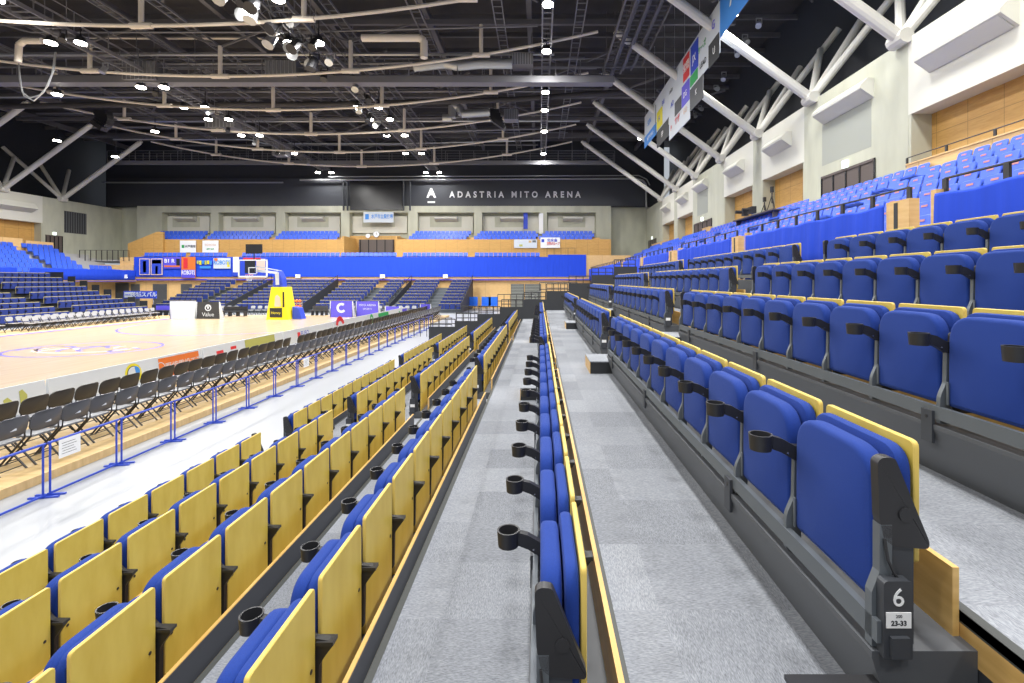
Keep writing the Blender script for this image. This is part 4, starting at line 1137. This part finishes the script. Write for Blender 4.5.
def catwalk_x(y, w, z, x0, x1, label):
    t = tag(empty('catwalk', (x0, y, z)), label, 'catwalk'); Ln = x1-x0
    mb = MB(); mb.box(0, Ln, -w/2, w/2, -.12, -.02, M_cat); mb.box(0, Ln, -w/2-.03, -w/2, -.3, .1, M_cat); part('deck_frame', mb, t)
    mb = MB()
    for s in (-w/2, w/2):
        for z2 in (.6, 1.15): mb.box(0, Ln, s-.02, s+.02, z2-.02, z2+.02, M_cat)
        for k in range(int(Ln/1.5)+1): mb.box(k*1.5-.025, k*1.5+.025, s-.025, s+.025, 0, 1.15, M_cat)
    part('guard_rail', mb, t)
    mb = MB()
    for k in range(int(Ln/7)+1): mb.tube((k*7+.5, 0, 0), (k*7+.5, 0, 16.2-z), .03, M_cat, 4)
    part('hanger', mb, t)
catwalk_x(30.2, 1.1, 12.4, -50, 4.6, 'wide dark catwalk with guard rails crossing the whole hall')
catwalk_x(52.0, 1.0, 12.6, -46, 8, 'distant dark catwalk crossing before the black wall')
def tubeth(name, pts, r, m, label, cat, n=10):
    mb = MB(); mb.path(pts, r, m, n); tag(link(name, mb.mesh(name, True)), label, cat)
tubeth('roof_pipe', [(-56, 36.2, 12.7), (-33, 36.2, 13.1), (-15, 36.2, 13.15), (-2, 36.2, 13.5), (6.6, 36.2, 14.1)], .2, M_roof, 'thick dark pipe curving across the hall under the roof', 'pipe')
def pp(a, Y): return (PX(a[0], Y), Y, PZ(a[1], Y))
tubeth('air_duct', [pp(p, 29) for p in ((414, 67), (425, 66), (445, 63.5), (458, 66), (480, 64), (512, 64))], .28, M_duct, 'silver air duct above the cross catwalk beside the aisle lamps', 'duct', 14)
tubeth('air_duct', [pp(p, 38) for p in ((443, 118), (452, 118), (452, 106), (458, 107), (462, 114), (490, 112))], .3, M_duct, 'silver bent air duct beyond the cross catwalk', 'duct', 14)
tubeth('roof_pipe', [pp(p, 26) for p in ((362, 38), (420, 38), (424, 41), (424, 58))], .2, M_chord, 'pale pipe with an elbow above the court centre', 'pipe')
tubeth('roof_pipe', [pp(p, 26) for p in ((42, 41), (24, 41), (19, 45), (18, 62))], .16, M_chord, 'pale pipe elbow near the lamps above the court', 'pipe')
tubeth('roof_pipe', [pp(p, 33) for p in ((82, 36), (150, 37), (262, 37))], .17, M_chord, 'pale straight pipe above the court', 'pipe')
tubeth('roof_cable', [pp(p, 27) for p in ((56, 52), (54, 70), (48, 86), (40, 95), (30, 98), (22, 92), (20, 75), (18.5, 62))], .035, M_duct, 'drooping pale cable loop below the lamps', 'cable', 6)
tubeth('roof_cable', [pp(p, 27) for p in ((55, 52), (52, 74), (44, 92), (34, 101), (24, 96), (19.5, 80), (18.5, 62))], .03, M_duct, 'second drooping pale cable loop below the lamps', 'cable', 6)
for i, (a, b, c, d, Y) in enumerate(((122, 155, 61, 79, 29.4), (265, 296, 60, 76, 29.4), (205, 234, 116, 127, 39), (272, 285, 142, 155, 47), (504, 518, 109, 119, 39), (512, 533, 53, 64, 29))):
    t = tag(empty('equipment_cage', (PX((a+b)/2, Y), Y, PZ(d, Y))), 'grey equipment box hung under the roof, %s of six' % ordinal(i+1), 'equipment box', 'equipment boxes under the roof')
    w = (b-a)*Y/F/2; h = (d-c)*Y/F
    mb = MB(); mb.box(-w, w, 0, 1.0, 0, h, M_cat); part('box_body', mb, t)
    mb = MB()
    for k in range(8): mb.box(-w+2*w*k/8, -w+2*w*k/8+.04, -.02, 0, 0, h, M_duct)
    part('cage_bars', mb, t)
for i in range(16):
    rr = random.Random(i); y = 20+2.3*i; x0 = -46+rr.uniform(0, 8); z = 13.4+rr.uniform(0, 1.6)
    if i % 2: pts = [(x0, y, z), (x0+14, y, z), (x0+15.5, y+.3, z-.35), (x0+30, y+.3, z-.35), (min(3, x0+44), y+.3, z)]
    else: pts = [(x0+6, y, z), (min(4, x0+45), y, z+.05)]
    tubeth('roof_conduit', pts, .05+.03*(i % 3), (M_cat, M_duct, M_cat)[i % 3], 'thin grey service conduit crossing under the roof, %s down the hall' % ordinal(i+1), 'conduit', 6)
for i in range(9):
    x = -33+4.4*i
    if abs(x+24.6) < 1 or abs(x+12.2) < 1: x += 1.4
    mb = MB(); y0 = 19+1.3*(i % 4)
    for s_ in (-.25, .25): mb.bar((x+s_, y0, 14.3), (x+s_, y0+30, 14.3), .05, .12, M_cat)
    for q in range(50): mb.bar((x-.25, y0+.6*q, 14.3), (x+.25, y0+.6*q, 14.3), .04, .04, M_cat)
    tag(link('cable_tray', mb.mesh('cable_tray')), 'ladder-like cable tray under the roof, %s across the hall' % ordinal(i+1), 'cable tray', 'cable trays under the roof')
# line array speaker and silver spotlights on the near gantry
def array(px, py, Y, label):
    t = tag(empty('line_array_speaker', pp((px, py), Y)), label, 'speaker')
    for k in range(6):
        a = .25*k; mb = MB(); mb.box(-.5, .5, -.3, .3, -.14, .14, M_black); o = part('speaker_box', mb, t, loc=(.12*k, -.04*k*k, -.27*k)); o.rotation_euler = (0, .12*k, 0)
    mb = MB(); mb.tube((0, 0, 0), (0, 0, 16-t.location.z), .03, M_black, 4); part('hanger', mb, t)
array(103, 113, 38, 'dark curved line array speaker hung beyond the cross catwalk')
array(493, 112, 38.5, 'dark speaker cluster hung beside the silver bent duct')
def spot(x, y, z, label, m=M_black, s=1):
    t = tag(empty('spotlight', (x, y, z)), label, 'spotlight', 'unlit spotlights on the gantries'); a = random.uniform(-.6, .6); b = random.uniform(.3, 1.2)
    d = Vector((math.sin(a)*math.sin(b), -math.cos(a)*math.sin(b), -math.cos(b)))*.42*s
    mb = MB(); mb.tube((0, 0, -.25), d+Vector((0, 0, -.25)), .13*s, m, 10, .17*s); part('lamp_body', mb, t)
    mb = MB(); mb.box(-.17*s, -.13*s, -.03, .03, -.3, 0, m); mb.box(.13*s, .17*s, -.03, .03, -.3, 0, m); mb.box(-.17*s, .17*s, -.03, .03, -.02, .02, m); part('yoke', mb, t)
n = 0
for k in range(14):
    n += 1; spot(-12.2+random.choice((-.6, .6)), 15.5+1.9*k, 12.6, 'unlit stage spotlight on the near gantry, %s along' % ordinal(n), (M_duct, M_black)[k % 2], 1.3)
t = tag(empty('lighting_truss', (-12.9, 20.4, 12.6)), 'silver lattice lighting truss hung over the near court gantry', 'truss'); mb = MB()
for sx, sz in ((-.25, 0), (.25, 0), (-.25, .5), (.25, .5)): mb.tube((sx, 0, sz), (sx, 8, sz), .03, M_duct, 6)
for q in range(16):
    a_, b_ = .5*q, .5*q+.5
    for sx in (-.25, .25): mb.tube((sx, a_, 0 if q % 2 else .5), (sx, b_, .5 if q % 2 else 0), .02, M_duct, 4)
part('lattice_frame', mb, t)
mb = MB()
for q in (.5, 4, 7.5): mb.tube((0, q, .5), (0, q, 3.4), .03, M_duct, 4)
part('hanger', mb, t)
for k in range(12): spot(-12.9+(-.45, .45, 0)[k % 3], 20.6+.62*k, 12.5, 'unlit silver spotlight hanging from the lattice lighting truss, %s along' % ordinal(k+1), (M_duct, M_black, M_duct)[k % 3], 1.7)
for k in range(10): spot(-24.6+random.choice((-.6, .6)), 17+3.7*k, 12.6, 'unlit stage spotlight on the gantry over the far court side, %s along' % ordinal(k+1), (M_black, M_duct)[k % 2])
for k, (px, py, Y) in enumerate(((759, 22, 27), (745, 38, 28), (737, 52, 30), (724, 75, 33), (716, 88, 36), (700, 108, 42), (695, 113, 44))):
    spot(PX(px, Y), Y, PZ(py, Y)+.2, 'unlit twin spotlight against the dark side soffit, %s along' % ordinal(k+1), M_duct)

# lamps ------------------------------------------------------------------
mb = MB(); mb.tube((0, 0, .06), (0, 0, .34), .29, M_black, 16, .18); mb.tube((0, 0, .34), (0, 0, .5), .05, M_black, 8); ME_house = mb.mesh('lamp_housing')
mb = MB(); mb.tube((0, 0, 0), (0, 0, .06), .26, M_lamp, 16); ME_lens = mb.mesh('lens')
mb = MB(); mb.tube((0, 0, .5), (0, 0, 1.2), .03, M_black, 6); ME_stem = mb.mesh('stem')
def light(x, y, z, power, size=.5, parent=None, spread=170):
    l = D.lights.new('lamp_light', 'AREA'); l.shape = 'DISK'; l.size = size; l.energy = power; l.color = (1, .985, .955); l.spread = math.radians(spread)
    o = D.objects.new('lamp_light', l); C.objects.link(o)
    if parent: o.parent = parent; o.location = (0, 0, -.03)
    else: o.location = (x, y, z)
    return o
lampn = 0
def lamp(x, y, z, where, power=1.0):
    t = tag(empty('high_bay_lamp', (x, y, z)), where, 'lamp', 'lit ceiling lamps')
    link('lamp_housing', ME_house, t); link('lens', ME_lens, t); link('stem', ME_stem, t)
    light(0, 0, 0, LP*power*(.25 if y > 54 else 1.15 if y > 41 else 1), parent=t)
LP = 480
Ys = [21.3, 25.2, 34.6, 37.2, 41.3, 47.2, 55.6]
for j, (xc, nm) in enumerate(((-25.45, 'outer edge of the gantry over the far court side'), (-23.9, 'inner edge of the gantry over the far court side'), (-13.05, 'court edge of the near gantry'), (-11.5, 'stand edge of the near gantry'))):
    for i, y in enumerate(Ys): lamp(xc, y, 12.3, 'lit lamp on the %s, %s along' % (nm, ordinal(i+1)))
for i, (y, z) in enumerate(((22.9, 13.0), (27.6, 13.0), (33.6, 13.0), (37.2, 13.0), (42.5, 13.0), (50, 13.0))): lamp(.4, y, z, 'lit lamp straight above the carpet aisle, %s from the camera' % ordinal(i+1), .8)
for i, (px, py, Y) in enumerate(((641, 139, 41), (628.7, 155.5, 46.7), (732, 15.5, 21.9))): lamp(PX(px, Y), Y, PZ(py, Y), 'lit lamp near the hanging sponsor sign, %s of three' % ordinal(i+1), .6)
for i, (px, py, Y) in enumerate(((57, 95, 31), (155, 132, 40.5), (115, 157, 45), (57, 141, 41), (141, 88, 30), (164, 88, 30))): lamp(PX(px, Y), Y, PZ(py, Y), 'lit lamp over the stand across the court, %s of six' % ordinal(i+1), 1.5)
# the rows of lamps go on behind and above the camera, outside the picture
for y in (-6, 0, 6, 12, 17): 
    for x in (-24.5, -12.3, .4, 8.6): light(x, y, 13, LP*1.3, size=1.6)
light(9.5, 28, 12.5, LP*.7); light(9.5, 35, 12.5, LP*.7)  # bare area lights ahead of the camera, without lamp housings

# ---------------------------------------------------------------- hanging sponsor sign
t = tag(empty('hanging_sponsor_sign', (8.0, 0, 0)), 'long hanging sponsor sign with many logos below the roof', 'sign')
def yx(px): return 8*F/(px-539.5)
def rect(px0, px1, s0, s1, m, name='sign_panel', th=.03, off=0):
    """px range gives the length along the hall; s0,s1 heights"""
    mb = MB(); mb.box(-off-th, -off, yx(px1), yx(px0), s0, s1, m); return part(name, mb, t)
rect(645, 720.5, 10.06, 12.35, M_adwhite); rect(669.5, 690.4, 8.56, 10.06, M_adwhite); rect(690.4, 703.6, 8.9, 10.06, M_dsteel)
rect(720.7, 760, 10.7, 13.3, M_lblue); text('sponsor_mark', 'A', 1.5, M_paper, t, (-.035, yx(735), 11.9), (PI/2, 0, -PI/2))
for a, b, z0, z1, m in ((709.5, 720, 9.9, 11.0, M_dark), (691.5, 699, 10.75, 12.2, M_pblue), (684, 690, 10.9, 12.2, M_red), (691, 698.5, 10.15, 10.7, M_green), (682.5, 690.2, 9.6, 10.75, M_purple), (675.5, 682, 9.6, 10.4, M_dsteel), (657.5, 663, 10.1, 11.3, M_yprint), (645, 657, 9.95, 10.75, M_lblue), (657.5, 669, 8.9, 10.0, M_dark), (656, 656.5, 10, 12, M_steel)):
    p = rect(a, b, z0, z1, m, 'sponsor_panel', .02, .03)
wires = MB()
for px, z0, z1, s, b, m in ((714.5, 11.3, 12, .5, 'G', M_purple), (703, 11.2, 11.6, .35, 'ケーズ', M_green), (715, 10.3, 10.6, .4, 'U', M_paper), (695, 11.2, 11.6, .5, 'JX', M_paper), (687, 11.5, 11.6, .5, '常陽', M_paper), (704, 10.5, 10.6, .35, 'LEAD', M_ink), (686, 10.1, 10.2, .4, 'DG', M_paper), (697, 9.5, 9.6, .35, 'K', M_paper), (672, 11.4, 11.5, .35, 'mito', M_steel), (673, 10.5, 10.6, .4, 'AO', M_pblue), (651, 10.3, 10.4, .3, '水戸ヤクルト', M_paper), (660, 10.6, 10.8, .5, 'H', M_pblue), (663, 9.4, 9.5, .45, 'FP', M_paper), (678, 9.2, 9.3, .45, 'サザ', M_red), (686, 9.2, 9.3, .4, 'GO', M_skin), (650, 11.4, 11.5, .5, 'SUN', M_lblue), (672, 9.1, 9.2, .4, 'P', M_red), (664, 11.3, 11.5, .35, 'EVE', M_pblue)):
    text('sponsor_mark', b, s*1.1, m, t, (-.056, yx(px), (z0+z1)/2), (PI/2, 0, -PI/2), depth=.003, bold=.004)
for px in (646, 655, 665, 675, 685, 700, 719): wires.tube((-.02, yx(px), 12.35), (-.02, yx(px), 16.2), .015, M_duct, 4)
part('hanging_wire', wires, t)
mb = MB(); mb.tube((.05, yx(645), 12.38), (.05, yx(760), 12.38), .05, M_dsteel, 6); part('top_bar', mb, t)

# small items on the far terrace: white papers etc.
t = tag(empty('blue_pennant', (PX(525, 55), 57.2, PZ(222, 57))), 'narrow blue pennant hanging in the far wall bay', 'pennant')
mb = MB(); mb.box(-.25, .25, 0, .05, -.8, 1.1, M_pblue); part('cloth', mb, t)
t = tag(empty('white_pennant', (PX(541, 56.8), 56.6, PZ(222, 56.8))), 'tall narrow white pennant on the far wall column', 'pennant')
mb = MB(); mb.box(-.25, .25, 0, .05, -1.4, 1.0, M_paper); part('cloth', mb, t)

# raise the whole place so that the hall floor is z = 0
for o in list(SC.objects):
    if o.parent is None: o.location.z += H0

# ---------------------------------------------------------------- world and view
w = D.worlds.new('world'); SC.world = w; w.use_nodes = True
w.node_tree.nodes['Background'].inputs[0].default_value = (.85, .92, 1, 1); w.node_tree.nodes['Background'].inputs[1].default_value = .55
SC.view_settings.view_transform = 'Standard'; SC.view_settings.look = 'None'; SC.view_settings.gamma = 1; SC.view_settings.use_curve_mapping = False
SC.view_settings.exposure = -0.05
SC.cycles.use_denoising = True
SC.cycles.max_bounces = 6; SC.cycles.diffuse_bounces = 4; SC.cycles.glossy_bounces = 3; SC.cycles.transmission_bounces = 4
SC.cycles.sample_clamp_indirect = 6
SC.cycles.caustics_reflective = False; SC.cycles.caustics_refractive = False
